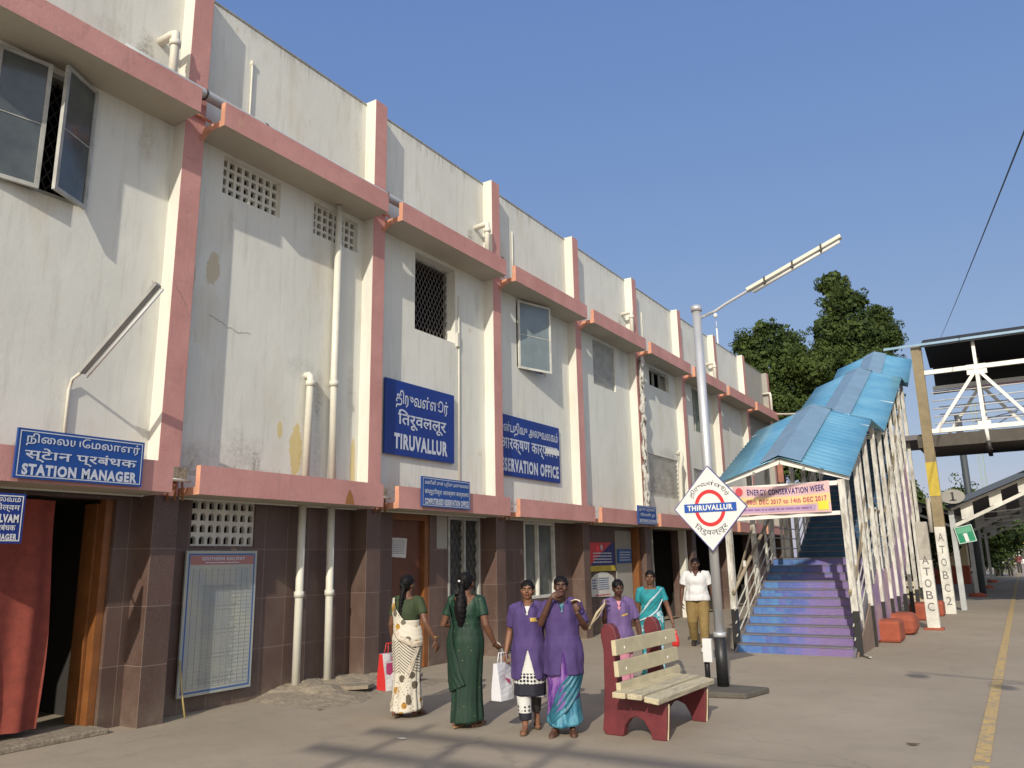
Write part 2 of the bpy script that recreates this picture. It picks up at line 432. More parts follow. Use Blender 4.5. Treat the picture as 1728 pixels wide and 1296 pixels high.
# ------------------------------------------------------------ mesh builder
class MB:
    def __init__(s):
        s.v = []; s.f = []; s.m = []; s.sm = []
    def face(s, pts, mi=0, smooth=False):
        i = len(s.v); s.v += [tuple(p) for p in pts]
        s.f.append(tuple(range(i, i + len(pts)))); s.m.append(mi); s.sm.append(smooth)
    def box(s, x0, x1, y0, y1, z0, z1, mi=0, mx=None, skip=''):
        """mx: dict of material per face direction, e.g. {'+x':1}"""
        mx = mx or {}
        i = len(s.v)
        s.v += [(x, y, z) for x in (x0, x1) for y in (y0, y1) for z in (z0, z1)]
        F = {'-x': (0, 1, 3, 2), '+x': (4, 6, 7, 5), '-y': (0, 4, 5, 1), '+y': (2, 3, 7, 6), '-z': (0, 2, 6, 4), '+z': (1, 5, 7, 3)}
        for k, q in F.items():
            if k in skip and skip: continue
            s.f.append(tuple(i + a for a in q)); s.m.append(mx.get(k, mi)); s.sm.append(False)
        return s
    def bar(s, a, b, w, h=None, mi=0, up=(0, 0, 1)):
        """box beam from a to b, w across, h along up"""
        a = Vector(a); b = Vector(b); h = h or w
        d = (b - a).normalized(); u = Vector(up)
        if abs(d.dot(u)) > .95: u = Vector((0, 1, 0)) if abs(d.y) < .9 else Vector((1, 0, 0))
        sx = d.cross(u).normalized(); uu = sx.cross(d).normalized()
        i = len(s.v)
        for p in (a, b):
            for e, g in ((-1, -1), (1, -1), (1, 1), (-1, 1)):
                s.v.append(tuple(p + sx * e * w / 2 + uu * g * h / 2))
        for q in ((0, 3, 2, 1), (4, 5, 6, 7), (0, 1, 5, 4), (1, 2, 6, 5), (2, 3, 7, 6), (3, 0, 4, 7)):
            s.f.append(tuple(i + k for k in q)); s.m.append(mi); s.sm.append(False)
        return s
    def tube(s, pts, r, n=10, mi=0, caps=True, sq=1.0):
        """round tube through pts; r a number or list"""
        pts = [Vector(p) for p in pts]
        rs = r if isinstance(r, (list, tuple)) else [r] * len(pts)
        prev = None; i0 = len(s.v)
        for k, p in enumerate(pts):
            if k == 0: d = pts[1] - p
            elif k == len(pts) - 1: d = p - pts[k - 1]
            else: d = (pts[k + 1] - p).normalized() + (p - pts[k - 1]).normalized()
            d.normalize()
            if prev is None:
                u = Vector((0, 0, 1)) if abs(d.z) < .9 else Vector((1, 0, 0))
                a = d.cross(u).normalized()
            else:
                a = (prev - d * prev.dot(d)).normalized()
            prev = a; bb = d.cross(a)
            for j in range(n):
                t = 2 * math.pi * j / n
                s.v.append(tuple(p + (a * math.cos(t) + bb * math.sin(t) * sq) * rs[k]))
        for k in range(len(pts) - 1):
            for j in range(n):
                a0 = i0 + k * n + j; a1 = i0 + k * n + (j + 1) % n
                s.f.append((a0, a1, a1 + n, a0 + n)); s.m.append(mi); s.sm.append(True)
        if caps:
            s.f.append(tuple(i0 + j for j in range(n))[::-1]); s.m.append(mi); s.sm.append(False)
            e = i0 + (len(pts) - 1) * n
            s.f.append(tuple(e + j for j in range(n))); s.m.append(mi); s.sm.append(False)
        return s
    def prism(s, poly, fn, a, b, mi=0, mside=None):
        """polygon in 2d lifted by fn(u, v, w) between w=a and w=b"""
        n = len(poly); i = len(s.v)
        s.v += [tuple(fn(u, v, a)) for u, v in poly] + [tuple(fn(u, v, b)) for u, v in poly]
        s.f.append(tuple(range(i, i + n))[::-1]); s.m.append(mi); s.sm.append(False)
        s.f.append(tuple(range(i + n, i + 2 * n))); s.m.append(mi); s.sm.append(False)
        for k in range(n):
            s.f.append((i + k, i + (k + 1) % n, i + n + (k + 1) % n, i + n + k)); s.m.append(mi if mside is None else mside); s.sm.append(False)
        return s
    def ellipsoid(s, c, r, nu=16, nv=10, mi=0, rot=None):
        i = len(s.v); c = Vector(c)
        for a in range(nv + 1):
            th = math.pi * a / nv
            for b in range(nu):
                ph = 2 * math.pi * b / nu
                p = Vector((r[0] * math.sin(th) * math.cos(ph), r[1] * math.sin(th) * math.sin(ph), r[2] * math.cos(th)))
                if rot is not None: p = rot @ p
                s.v.append(tuple(c + p))
        for a in range(nv):
            for b in range(nu):
                q = (i + a * nu + b, i + (a + 1) * nu + b, i + (a + 1) * nu + (b + 1) % nu, i + a * nu + (b + 1) % nu)
                s.f.append(q); s.m.append(mi); s.sm.append(True)
        return s
    def loft(s, rings, mi=0, caps=True, smooth=True):
        n = len(rings[0]); i = len(s.v)
        for rg in rings: s.v += [tuple(p) for p in rg]
        for k in range(len(rings) - 1):
            for j in range(n):
                a0 = i + k * n + j; a1 = i + k * n + (j + 1) % n
                s.f.append((a0, a1, a1 + n, a0 + n)); s.m.append(mi); s.sm.append(smooth)
        if caps:
            s.f.append(tuple(i + j for j in range(n))[::-1]); s.m.append(mi); s.sm.append(False)
            e = i + (len(rings) - 1) * n
            s.f.append(tuple(e + j for j in range(n))); s.m.append(mi); s.sm.append(False)
        return s
    def mesh(s, name, mats):
        me = bpy.data.meshes.new(name)
        me.from_pydata(s.v, [], s.f)
        for mm in (mats if isinstance(mats, (list, tuple)) else [mats]): me.materials.append(mm)
        me.polygons.foreach_set('material_index', s.m)
        me.polygons.foreach_set('use_smooth', s.sm)
        bm = bmesh.new(); bm.from_mesh(me)
        bmesh.ops.remove_doubles(bm, verts=bm.verts, dist=1e-6) if getattr(s, 'weld', False) else None
        bmesh.ops.recalc_face_normals(bm, faces=bm.faces) if not getattr(s, 'raw', False) else None
        bm.to_mesh(me); bm.free()
        me.update()
        return me
    def build(s, name, mats, parent=None, bevel=0):
        o = bpy.data.objects.new(name, s.mesh(name, mats))
        COL.objects.link(o)
        if bevel:
            md = o.modifiers.new('bevel', 'BEVEL'); md.width = bevel; md.segments = 2; md.limit_method = 'ANGLE'
        if parent is not None: o.parent = parent
        return o

def box(name, x0, x1, y0, y1, z0, z1, m, parent=None, bevel=0, mx=None):
    return MB().box(x0, x1, y0, y1, z0, z1, mx=mx).build(name, m, parent, bevel)

# ------------------------------------------------------------ lettering
FONTC = {}
def text2d(body, offset=0.0, shear=0.0):
    key = (body, offset)
    if key in FONTC: return FONTC[key]
    c = bpy.data.curves.new('t', 'FONT')
    c.body = body; c.offset = offset; c.space_character = 1.16 if offset >= .03 else 1.0; c.resolution_u = 3
    o = bpy.data.objects.new('t', c); COL.objects.link(o)
    dg = bpy.context.evaluated_depsgraph_get()
    me = bpy.data.meshes.new_from_object(o.evaluated_get(dg))
    vs = [(v.co.x, v.co.y) for v in me.vertices]; fs = [tuple(p.vertices) for p in me.polygons]
    bpy.data.objects.remove(o); bpy.data.curves.remove(c); bpy.data.meshes.remove(me)
    if not vs: vs = [(0, 0)]
    xs = [v[0] for v in vs]; ys = [v[1] for v in vs]
    FONTC[key] = (vs, fs, min(xs), max(xs), min(ys), max(ys))
    return FONTC[key]

def lettering(mb, body, u0, u1, v0, v1, fn, offset=0.02, mi=0, warp=None):
    """put text into the rectangle u0..u1, v0..v1; fn(u, v) gives the 3-D point"""
    vs, fs, a, b, c, d = text2d(body, offset)
    i = len(mb.v)
    for x, y in vs:
        u = u0 + (x - a) / max(b - a, 1e-6) * (u1 - u0); v = v0 + (y - c) / max(d - c, 1e-6) * (v1 - v0)
        if warp: u, v = warp(u, v)
        mb.v.append(tuple(fn(u, v)))
    for f in fs:
        mb.f.append(tuple(i + k for k in f)); mb.m.append(mi); mb.sm.append(False)

def smear(mb, u0, u1, v0, v1, fn, rows=6, mi=0, seed=1, fill=.9):
    """rows of tiny printed words, too small to read"""
    rr = random.Random(seed)
    h = (v1 - v0) / rows
    for k in range(rows):
        u = u0 + rr.random() * .05 * (u1 - u0)
        end = u0 + (u1 - u0) * (fill + rr.random() * (1 - fill))
        while u < end:
            w = (u1 - u0) * rr.uniform(.03, .11)
            a, b = v0 + h * (k + .25), v0 + h * (k + .68)
            mb.face([fn(u, a), fn(min(u + w, end), a), fn(min(u + w, end), b), fn(u, b)], mi)
            u += w + (u1 - u0) * .015

# ============================================================ THE SETTING
g = MB()
g.raw = True
g.face([(-400, -300, -.9), (900, -300, -.9), (900, 1500, -.9), (-400, 1500, -.9)])
tag(g.build('ground', M['earth']), kind='structure')
pf = MB()
pf.box(-8, 11.5, -60, 240, -.88, 0)
tag(pf.build('platform', M['ground']), kind='structure')
yl = MB()
yy = -1.2
for a, b in ((-5.2, 2.36), (2.52, 30), (30.1, 90)):
    yl.box(7.775, 7.895, a, b, .004, .008)
tag(yl.build('yellow_safety_line', M['yellow_line']), kind='structure')
tb = MB()
tb.box(11.9, 18, -60, 240, -.896, -.6)
tag(tb.build('track_bed', mat('ballast', (.16, .13, .105), .95, var=.4, vscale=8, bump=1, bscale=20)), kind='structure')

# ============================================================ STATION BUILDING
S = 3.5532; PW = .294; NB = 8
BLD = thing('station_building', 'long two-storey cream station building with pink piers and pink sunshade bands', 'building')
def py(k): return k * S

def wall(name, x, y0, y1, z0, z1, holes, m, parent, depth=.22, reveal=None, label=None):
    mb = MB(); mb.raw = True
    ys = sorted({y0, y1, *[h[0] for h in holes], *[h[1] for h in holes]})
    zs = sorted({z0, z1, *[h[2] for h in holes], *[h[3] for h in holes]})
    ys = [v for v in ys if y0 <= v <= y1]; zs = [v for v in zs if z0 <= v <= z1]
    for a, b in zip(ys, ys[1:]):
        for c, d in zip(zs, zs[1:]):
            ym, zm = (a + b) / 2, (c + d) / 2
            if any(h[0] < ym < h[1] and h[2] < zm < h[3] for h in holes): continue
            mb.face([(x, a, c), (x, b, c), (x, b, d), (x, a, d)])
            mb.face([(x - depth, a, c), (x - depth, a, d), (x - depth, b, d), (x - depth, b, c)])
    for a, b, c, d in holes:
        q = [(a, c), (a, d), (b, d), (b, c)]
        for i in range(4):
            p, r = q[i], q[(i + 1) % 4]
            mb.face([(x, *p), (x, *r), (x - depth, *r), (x - depth, *p)], 0 if reveal is None else 1)
    return mb.build(name, [m] if reveal is None else [m, reveal], parent)

UP = {-1: [(-2.13, -1.04, 5.72, 7.2)],
      0: [(.78, 1.79, 6.67, 7.22), (2.45, 3.42, 6.67, 7.19)],
      1: [(4.91, 6.12, 5.74, 7.2)],
      2: [(8.33, 9.56, 5.72, 7.25)],
      3: [(12.0, 13.3, 6.02, 7.2)],
      4: [(15.68, 17.22, 6.65, 7.2), (15.3, 17.6, 3.4, 4.6)],
      5: [(19.3, 20.5, 5.75, 7.25), (19.0, 21.2, 3.3, 4.5)],
      6: [], 7: []}
LO = {-1: [(-3.0, -.27, .0, 2.46)],
      0: [(.72, 1.70, 1.95, 2.53)],
      1: [(4.49, 5.47, .0, 2.52), (6.0, 7.0, 1.02, 2.5)],
      2: [(8.58, 9.88, .93, 2.5)],
      3: [(13.99, 14.1, .0, .01)],
      4: [(15.1, 17.35, .0, 2.48)],
      5: [(18.5, 20.9, .0, 2.48)],
      6: [(22.2, 24.6, .0, 2.48)],
      7: []}
LO[3] = []
XW = -.22; XG = -.30
for k in range(-1, NB):
    y0, y1 = py(k) + PW, py(k + 1)
    old = k == 7
    wall('upper_wall', XW, y0, y1, 2.5, 7.29, UP[k], M['plaster_old'] if old else M['plaster'], BLD, .26, None)
    wall('parapet', XW, y0, y1, 7.29, 9.42, [], M['plaster_old'] if old else M['plaster'], BLD, .2)
    box('parapet_coping', XW - .2, XW + .012, y0, y1, 9.42, 9.445, M['plaster_old'], BLD)
    wall('ground_floor_wall', XG, y0, y1, 0, 2.5, LO[k], M['granite'], BLD, .2, M['granite'])
    # sunshades: slab with a turned-up front
    for z0, zt in ((7.27, 7.60), (2.52, 2.86)):
        a, b = y0 + .03, y1 - .03
        L = MB()
        poly = [(XW, z0), (.35, z0), (.35, zt), (.27, zt), (.27, z0 + .09), (XW, z0 + .09)]
        L.prism(poly, lambda u, v, w: (u, w, v), a, b, 2)
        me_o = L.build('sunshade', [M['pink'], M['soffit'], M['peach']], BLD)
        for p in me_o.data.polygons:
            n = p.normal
            p.material_index = 2 if abs(n.y) > .9 else (1 if n.z < -.5 and p.center.z < z0 + .05 else 0)  # slab ends get the painted-in sunlit tone
for k in range(0, NB + 1):
    a, b = py(k), py(k) + PW
    w = 2 if k >= 8 else 1
    box('pier', XG, 0, a, b, 2.51, 9.47 if k < 8 else 9.42, [M['plaster_plain'], M['pink'], M['plaster_old']], BLD, .006, mx={'+x': 1, '-y': 2 if k == 8 else 0, '-x': 0})
    box('pier_cladding', XG - .02, 0.012, a - .01, b + .012, 0, 2.51, M['granite'], BLD)
# shell behind the walls, coloured near-black to stand in for the rooms' shade
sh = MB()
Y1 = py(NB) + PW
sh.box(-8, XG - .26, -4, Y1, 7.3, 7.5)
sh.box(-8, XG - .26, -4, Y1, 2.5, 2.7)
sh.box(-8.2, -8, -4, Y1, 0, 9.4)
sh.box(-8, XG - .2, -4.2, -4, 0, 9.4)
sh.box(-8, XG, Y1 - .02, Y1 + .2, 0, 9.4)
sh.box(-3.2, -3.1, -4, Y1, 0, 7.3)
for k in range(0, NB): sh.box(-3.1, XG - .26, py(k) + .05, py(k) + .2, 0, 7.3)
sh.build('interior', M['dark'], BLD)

# perforated screens
def jali(y0, y1, z0, z1, nc, nr, x, m, depth=.06, rnd=False):
    mb = MB(); pw_ = (y1 - y0) / nc; ph = (z1 - z0) / nr; t = .36 * pw_ / 2
    tz = .32 * ph / 2
    for i in range(nc + 1):
        yc = y0 + i * pw_
        mb.box(x - depth, x, max(y0, yc - t), min(y1, yc + t), z0, z1)
    for j in range(nr + 1):
        zc = z0 + j * ph
        for i in range(nc):
            ya, yb = y0 + i * pw_ + t, y0 + (i + 1) * pw_ - t
            mb.box(x - depth, x, ya, yb, max(z0, zc - tz), min(z1, zc + tz))
            if rnd and j:      # arched head of each hole
                mb.prism([(ya, zc - tz), (ya, zc - tz - .035), (ya + (yb - ya) * .18, zc - tz - .012), ((ya + yb) / 2, zc - tz - .001), (ya + (yb - ya) * .82, zc - tz - .012), (yb, zc - tz - .035), (yb, zc - tz)], lambda u, v, w: (w, u, v), x - depth, x)
    return mb.build('ventilation_screen', m, BLD)
jali(.78, 1.79, 6.67, 7.22, 8, 4, XW - .07, M['plaster_plain'])
jali(2.45, 3.42, 6.67, 7.19, 8, 4, XW - .07, M['plaster_plain'])
jali(.72, 1.70, 1.95, 2.53, 8, 4, XG - .03, M['white_grimy'], rnd=True)

def sash(y0, y1, z0, z1, x, ang, hinge, glass, midbar=True, fw=.045):
    """window sash hinged at y=hinge, opened outwards by ang"""
    f = MB(); p = MB()
    s = 1 if hinge == y0 else -1
    W_ = y1 - y0
    def P(u, z, w=0):
        return (x + math.sin(ang) * u + math.cos(ang) * w, hinge + s * (math.cos(ang) * u - math.sin(ang) * w), z)
    def bx(mb, u0, u1, a, b, w0, w1):
        i = len(mb.v)
        mb.v += [P(u, z, w) for u in (u0, u1) for z in (a, b) for w in (w0, w1)]
        for q in ((0, 1, 3, 2), (4, 6, 7, 5), (0, 4, 5, 1), (2, 3, 7, 6), (0, 2, 6, 4), (1, 5, 7, 3)):
            mb.f.append(tuple(i + k for k in q)); mb.m.append(0); mb.sm.append(False)
    bx(f, 0, fw, z0, z1, -.02, .02); bx(f, W_ - fw, W_, z0, z1, -.02, .02)
    bx(f, fw, W_ - fw, z0, z0 + fw, -.019, .019); bx(f, fw, W_ - fw, z1 - fw, z1, -.019, .019)
    if midbar:
        zm = z0 + (z1 - z0) * .5
        bx(f, fw, W_ - fw, zm - .006, zm + .006, -.012, .012)
    bx(p, fw - .005, W_ - fw + .005, z0 + fw - .005, z1 - fw + .005, -.004, .004)
    fo = f.build('window_sash', M['frame'] if glass != M['glass_pale'] else M['white_grimy'], BLD)
    p.build('pane', glass, fo)
    return fo

def win_frame(y0, y1, z0, z1, x, m, mull=(), t=.05, d=.06):
    f = MB()
    f.box(x - d, x, y0, y0 + t, z0, z1); f.box(x - d, x, y1 - t, y1, z0, z1)
    f.box(x - d, x, y0 + t, y1 - t, z0, z0 + t); f.box(x - d, x, y0 + t, y1 - t, z1 - t, z1)
    for mu in mull: f.box(x - d, x + .004, mu - t * .4, mu + t * .4, z0 + t, z1 - t)
    return f.build('window_frame', m, BLD)

def diamond_grille(y0, y1, z0, z1, x, m, step=.11, r=.008):
    mb = MB()
    W_, H_ = y1 - y0, z1 - z0
    n = int((W_ * 2 + H_) / step) + 2
    sl_ = 1.7
    for s in (1, -1):
        c = -H_
        while c < W_ * sl_ + H_:
            # line z = sl*(y) - c   clipped
            pts = []
            for yy_ in (0, W_):
                zz = sl_ * yy_ - c if s == 1 else sl_ * (W_ - yy_) - c
                if 0 <= zz <= H_: pts.append((yy_, zz))
            for zz in (0, H_):
                q = (zz + c) / sl_
                yy_ = q if s == 1 else W_ - q
                if 0 < yy_ < W_: pts.append((yy_, zz))
            if len(pts) >= 2:
                a, b = pts[0], pts[-1]
                if abs(a[0] - b[0]) > .01:
                    mb.bar((x + s * .004, y0 + a[0], z0 + a[1]), (x + s * .004, y0 + b[0], z0 + b[1]), r * 2, r * .8, up=(1, 0, 0))
            c += step * sl_
    return mb.build('window_grille', m, BLD)

# bay -1 : casement window with both sashes standing open
win_frame(-2.13, -1.04, 5.72, 7.2, XW - .02, M['frame'])
sash(-2.13, -1.60, 5.70, 7.2, XW + .025, R(10), -2.13, M['glass'])
sash(-1.58, -1.04, 5.70, 7.2, XW + .025, R(26), -1.04, M['glass'])
diamond_grille(-2.08, -1.09, 5.77, 7.15, XW - .12, M['iron'])
# bay 1 : barred window, shutter gone
win_frame(4.91, 6.12, 5.74, 7.2, XW - .19, M['frame'])
diamond_grille(4.96, 6.07, 5.79, 7.15, XW - .17, mat('brown_grille', (.10, .085, .07), .6), step=.105, r=.008)
box('window_stop', XW - .01, XW + .05, 6.13, 6.2, 5.68, 5.95, M['plaster_plain'], BLD, .005)
# bay 2 : window with a single pale sash swung out
win_frame(8.33, 9.56, 5.72, 7.25, XW - .03, M['white_grimy'])
sash(8.36, 9.32, 5.70, 7.22, XW + .025, R(17), 8.36, M['glass_pale'])
# louvred and blocked openings further along
def louvre(y0, y1, z0, z1, n, x, m):
    mb = MB(); h = (z1 - z0) / n
    for i in range(n):
        mb.bar((x, y0 + .02, z0 + h * (i + .5)), (x, y1 - .02, z0 + h * (i + .5)), .015, h * .95, up=(.35, 0, 1))
    mb.build('louvre_panel', m, BLD)
louvre(12.0, 13.3, 6.02, 7.2, 13, XW - .05, M['frame'])
louvre(15.3, 17.6, 3.4, 4.6, 9, XW - .05, M['white_grimy'])
louvre(19.0, 21.2, 3.3, 4.5, 9, XW - .05, M['white_grimy'])
win_frame(15.68, 17.22, 6.65, 7.2, XW - .08, M['frame'], (16.2, 16.7))
win_frame(19.3, 20.5, 5.75, 7.25, XW - .08, M['frame'], (19.7,))
box('window_curtain', XW - .12, XW - .1, 19.75, 20.45, 5.8, 7.2, mat('green_curtain', (.18, .22, .17), .9, var=.4, vscale=6), BLD)

# ground floor doors and windows
dr = box('door', XG - .14, XG - .10, 4.5, 5.36, .02, 2.4, M['wood_dark'], BLD, .004)
MB().tube([(XG - .08, 5.24, 1.02), (XG - .02, 5.24, 1.02), (XG - .02, 5.14, 1.02)], .012).build('door_handle', M['alu'], dr)
fr = MB(); fr.box(XG - .16, XG - .02, 5.36, 5.47, 0, 2.52); fr.box(XG - .16, XG - .02, 4.49, 5.36, 2.4, 2.52)
fr.build('door_frame', M['wood_orange'], BLD)
box('plaster_patch', XG, XG + .012, 5.66, 5.96, 1.93, 2.5, M['plaster_old'], BLD)
win_frame(6.0, 7.0, 1.02, 2.5, XG + .01, M['frame'], (6.5,), t=.05, d=.09)
diamond_grille(6.05, 6.95, 1.07, 2.45, XG - .05, M['iron'], step=.15, r=.011)
gp = box('window_pane', XG - .1, XG - .09, 6.03, 6.97, 1.05, 2.47, mat('grey_glass', (.10, .11, .105), .3, var=.3), BLD)
win_frame(8.58, 9.88, .93, 2.5, XG + .01, M['white_grimy'], (9.15,), t=.06, d=.09)
box('window_pane', XG - .07, XG - .06, 8.62, 9.84, .97, 2.46, M['glass'], BLD)
box('threshold', XG - .4, -.02, -3.2, -.3, .0, .055, M['rubble'], BLD, .01)
box('door_frame', XG - .18, XG - .06, -.36, -.275, .0, 2.46, M['wood_orange'], BLD)
dl = MB(); dl.bar((XG - .19, -.37, 1.24), (XG - .42, -.375, 1.24), .04, 2.36)
dl.build('door_leaf', M['wood_orange'], BLD)
box('pilaster', XG, -.12, 13.98, 14.13, 0, 2.5, M['wood_orange'], BLD)
box('door_post', XG - .1, -.1, 17.42, 17.58, 0, 2.5, M['plaster_plain'], BLD)
box('door_post', XG - .1, -.15, 15.0, 15.1, 0, 2.5, M['plaster_old'], BLD)
box('pale_notice_panel', XG, XG + .02, 12.98, 13.92, .55, 2.4, M['plaster_old'], BLD)

# rain and waste pipes fixed to the building
def pipe(pts, r, m, collars=()):
    mb = MB(); mb.tube(pts, r, 12)
    for c, d in collars:
        c = Vector(c); d = Vector(d)
        mb.tube([c - d * .04, c + d * .04], r * 1.28, 12)
    return mb.build('drain_pipe', m, BLD)
Z_ = (0, 0, 1)
pipe([(-.12, 2.89, 7.26), (-.12, 2.89, 4.4), (-.13, 2.93, 2.9)], .055, M['pvc'], [((-.12, 2.89, 4.36), Z_)])
pipe([(-.17, 2.97, 2.52), (-.16, 2.99, .03)], .055, M['pvc'], [((-.165, 2.98, 1.3), Z_)])
pipe([(-.3, 2.42, 4.4), (-.16, 2.42, 4.41), (-.12, 2.42, 4.37), (-.12, 2.42, 4.3), (-.12, 2.39, 2.9)], .055, M['pvc'], [((-.12, 2.42, 4.28), Z_)])
pipe([(-.17, 2.41, 2.52), (-.16, 2.40, .03)], .055, M['pvc'], [((-.165, 2.405, 1.3), Z_)])
# parapet spouts beside the piers
def spout(y):
    pipe([(-.25, y - .30, 8.33), (.0, y - .28, 8.36), (.06, y - .27, 8.36), (.06, y - .27, 8.28), (.06, y - .27, 7.6)], .055, M['pvc'], [((.06, y - .27, 8.22), Z_)])
for k in (0, 2, 4, 6): spout(py(k))
pipe([(-.25, py(8) - .1, 8.5), (.1, py(8) - .1, 8.5), (.12, py(8) - .1, 8.4), (.12, py(8) - .1, 7.6)], .05, M['pvc'])
# long grey pipe lying behind the upper band
pipe([(.12, -.95, 7.72), (.12, -.5, 7.71), (.12, 1.2, 7.70), (.13, 4.2, 7.69), (.13, 6.8, 7.66)], .07, M['pvc_grey'])
for cy_ in (.16, 1.15, 3.70, 7.25):
    MB().tube([(.122, cy_ - .012, 7.70), (.122, cy_ + .012, 7.70)], .078, 14).build('clamp', M['iron'], BLD)
cp = MB()
cp.tube([(XW + .02, 1.13, 8.85), (XW + .02, 1.14, 7.4)], .014, 8); cp.box(XW, XW + .04, 1.115, 1.15, 8.82, 8.88)
cp.tube([(XW + .02, 8.2, 8.75), (XW + .02, 8.2, 7.6)], .014, 8)
cp.tube([(XW + .02, 6.21, 6.7), (XW + .02, 6.21, 2.87)], .014, 8)
cp.tube([(XW + .02, 15.3, 8.75), (XW + .02, 15.3, 7.6)], .014, 8)
cp.build('conduit', M['pvc'], BLD)
# pier pipe wrapped in torn white sheet (bay 3/4)
rg = MB()
pts = []; rs = []
for i in range(30):
    z = 7.15 - i * .145
    pts.append((.10 + .02 * math.sin(i * 1.7), py(4) + .14 - .004 * i + .02 * math.sin(i * 2.3), z)); rs.append(.075 + .03 * math.sin(i * 2.1) * math.sin(i * .7))
rg.tube(pts, rs, 12)
def ragf(nt, b, co):
    t = NT(nt)
    n = t.noise(t.mapping(co, (3, 3, 1)), 5, 7, .7)
    nt.links.new(t.mix(t.ramp(n, .48, .58), (.50, .49, .46), (.05, .045, .04)), b.inputs['Base Color'])
rg.build('wrapped_pipe', mat('torn_sheet', (.5, .5, .5), .8, build=ragf), BLD)
ew = MB()
ew.tube([(.02, 16.95, 4.7), (.1, 17.0, 4.85), (.12, 17.02, 4.6), (.04, 17.05, 4.3), (.0, 17.08, 3.2), (.0, 17.1, 2.9)], .07, 10)
ew.build('drain_pipe', M['pvc'], BLD)
# loose reinforcement and brackets in the gaps between the sunshades
for k in range(0, NB):
    y = py(k) + PW / 2
    c = MB()
    c.prism([(.0, 7.12), (.08, 7.25), (.20, 7.27), (.18, 7.22), (.08, 7.18)], lambda u, v, w: (u, w, v), y + .07, y + .13)
    c.tube([(.03, y - .12, 7.45), (.04, y + .2, 7.42)], .02, 6)
    c.build('bracket', M['peach'], BLD)
    c = MB()
    for q in range(3):
        c.tube([(.05 + .04 * q, y - .02 + .07 * q, 2.45), (.06 + .04 * q, y - .05 + .07 * q, 2.68)], .014, 6)
    c.build('bent_rod', M['wood_orange'], BLD)
    box('gap_slab', -.2, .14, y - .14, y + .15, 2.70, 2.84, M['rubble'], BLD)
    c = MB(); c.tube([(.16, y - .15, 2.69), (.17, y + .18, 2.68)], .018, 8); c.build('conduit', M['pvc'], BLD)

# hairline cracks and chipped patches with a shape of their own
def crack(name, pts, w, x, m):
    mb = MB(); mb.raw = True
    rr = random.Random(len(pts) * 7 + int(pts[0][0] * 100))
    P = []
    for (a, b), (c, d) in zip(pts, pts[1:]):
        for i in range(6):
            t = i / 6
            P.append((a + (c - a) * t + rr.uniform(-.02, .02), b + (d - b) * t + rr.uniform(-.02, .02)))
    P.append(pts[-1])
    for i in range(len(P) - 1):
        u = w * (.4 + rr.random()) ; v = w * (.4 + rr.random())
        mb.face([(x, P[i][0], P[i][1] - u), (x, P[i + 1][0], P[i + 1][1] - v), (x, P[i + 1][0], P[i + 1][1] + v), (x, P[i][0], P[i][1] + u)])
    mb.build(name, m, BLD)
dk = mat('crack_dirt', (.24, .20, .17), .95)
crack('crack', [(.72, 4.90), (.95, 4.83), (1.1, 4.78), (1.38, 4.80)], .0035, XW + .003, dk)
crack('crack', [(-.14, 5.12), (.0, 5.05)], .008, XW + .003, dk)
crack('crack', [(.03, 5.1), (.14, 4.95), (.27, 4.72)], .004, .003, dk)
def blotch(y, z, ry, rz, x, m, seed=0):
    mb = MB(); mb.raw = True; rr = random.Random(seed); n = 22
    mb.face([(x, y + math.cos(i / n * 6.283) * ry * rr.uniform(.6, 1.1), z + math.sin(i / n * 6.283) * rz * rr.uniform(.6, 1.1)) for i in range(n)])
    mb.build('bare_patch', m, BLD)
och = mat('bared_ochre', (.55, .47, .33), .95, var=.3, vscale=9)
yel = mat('bared_yellow', (.66, .54, .25), .95, var=.25, vscale=6)
mb = MB(); mb.raw = True
mb.face([(.353, 2.72, 2.53), (.353, 2.90, 2.53), (.353, 2.86, 2.66), (.353, 2.80, 2.74), (.353, 2.74, 2.62)])
mb.build('rust_patch', mat('rust_brown', (.30, .13, .04), .9), BLD)

# things hung on and leaning against the building ------------------------------------------
FX = lambda x: (lambda u, v: (x, u, v))       # faces the tracks (+x), u runs along y
FY = lambda y: (lambda u, v: (u, y, v))       # faces -y, u runs along x

def board(name, label, cat, x, y0, y1, z0, z1, bm, lines, lm='letter', border=True, t=.03, group=None):
    o = thing(name, label, cat, group=group)
    box('board', x - t, x, y0, y1, z0, z1, bm, o)
    if border:
        e = .02 if y1 - y0 < 1.6 else .028; w = .010
        b = MB(); b.raw = True; X = x + .003
        for a in ((y0 + e, y1 - e, z0 + e, z0 + e + w), (y0 + e, y1 - e, z1 - e - w, z1 - e), (y0 + e, y0 + e + w, z0 + e + w, z1 - e - w), (y1 - e - w, y1 - e, z0 + e + w, z1 - e - w)):
            b.face([(X, a[0], a[2]), (X, a[1], a[2]), (X, a[1], a[3]), (X, a[0], a[3])])
        b.build('border', M[lm], o)
    H_ = z1 - z0; W_ = y1 - y0
    for ln in lines:
        txt, a, b_, c, d, off = ln[:6]
        l = MB(); l.raw = True
        lettering(l, txt, y0 + W_ * a, y0 + W_ * b_, z0 + H_ * c, z0 + H_ * d, FX(x + .005), off)
        l.build('lettering', M[ln[6]] if len(ln) > 6 else M[lm], o)
    return o

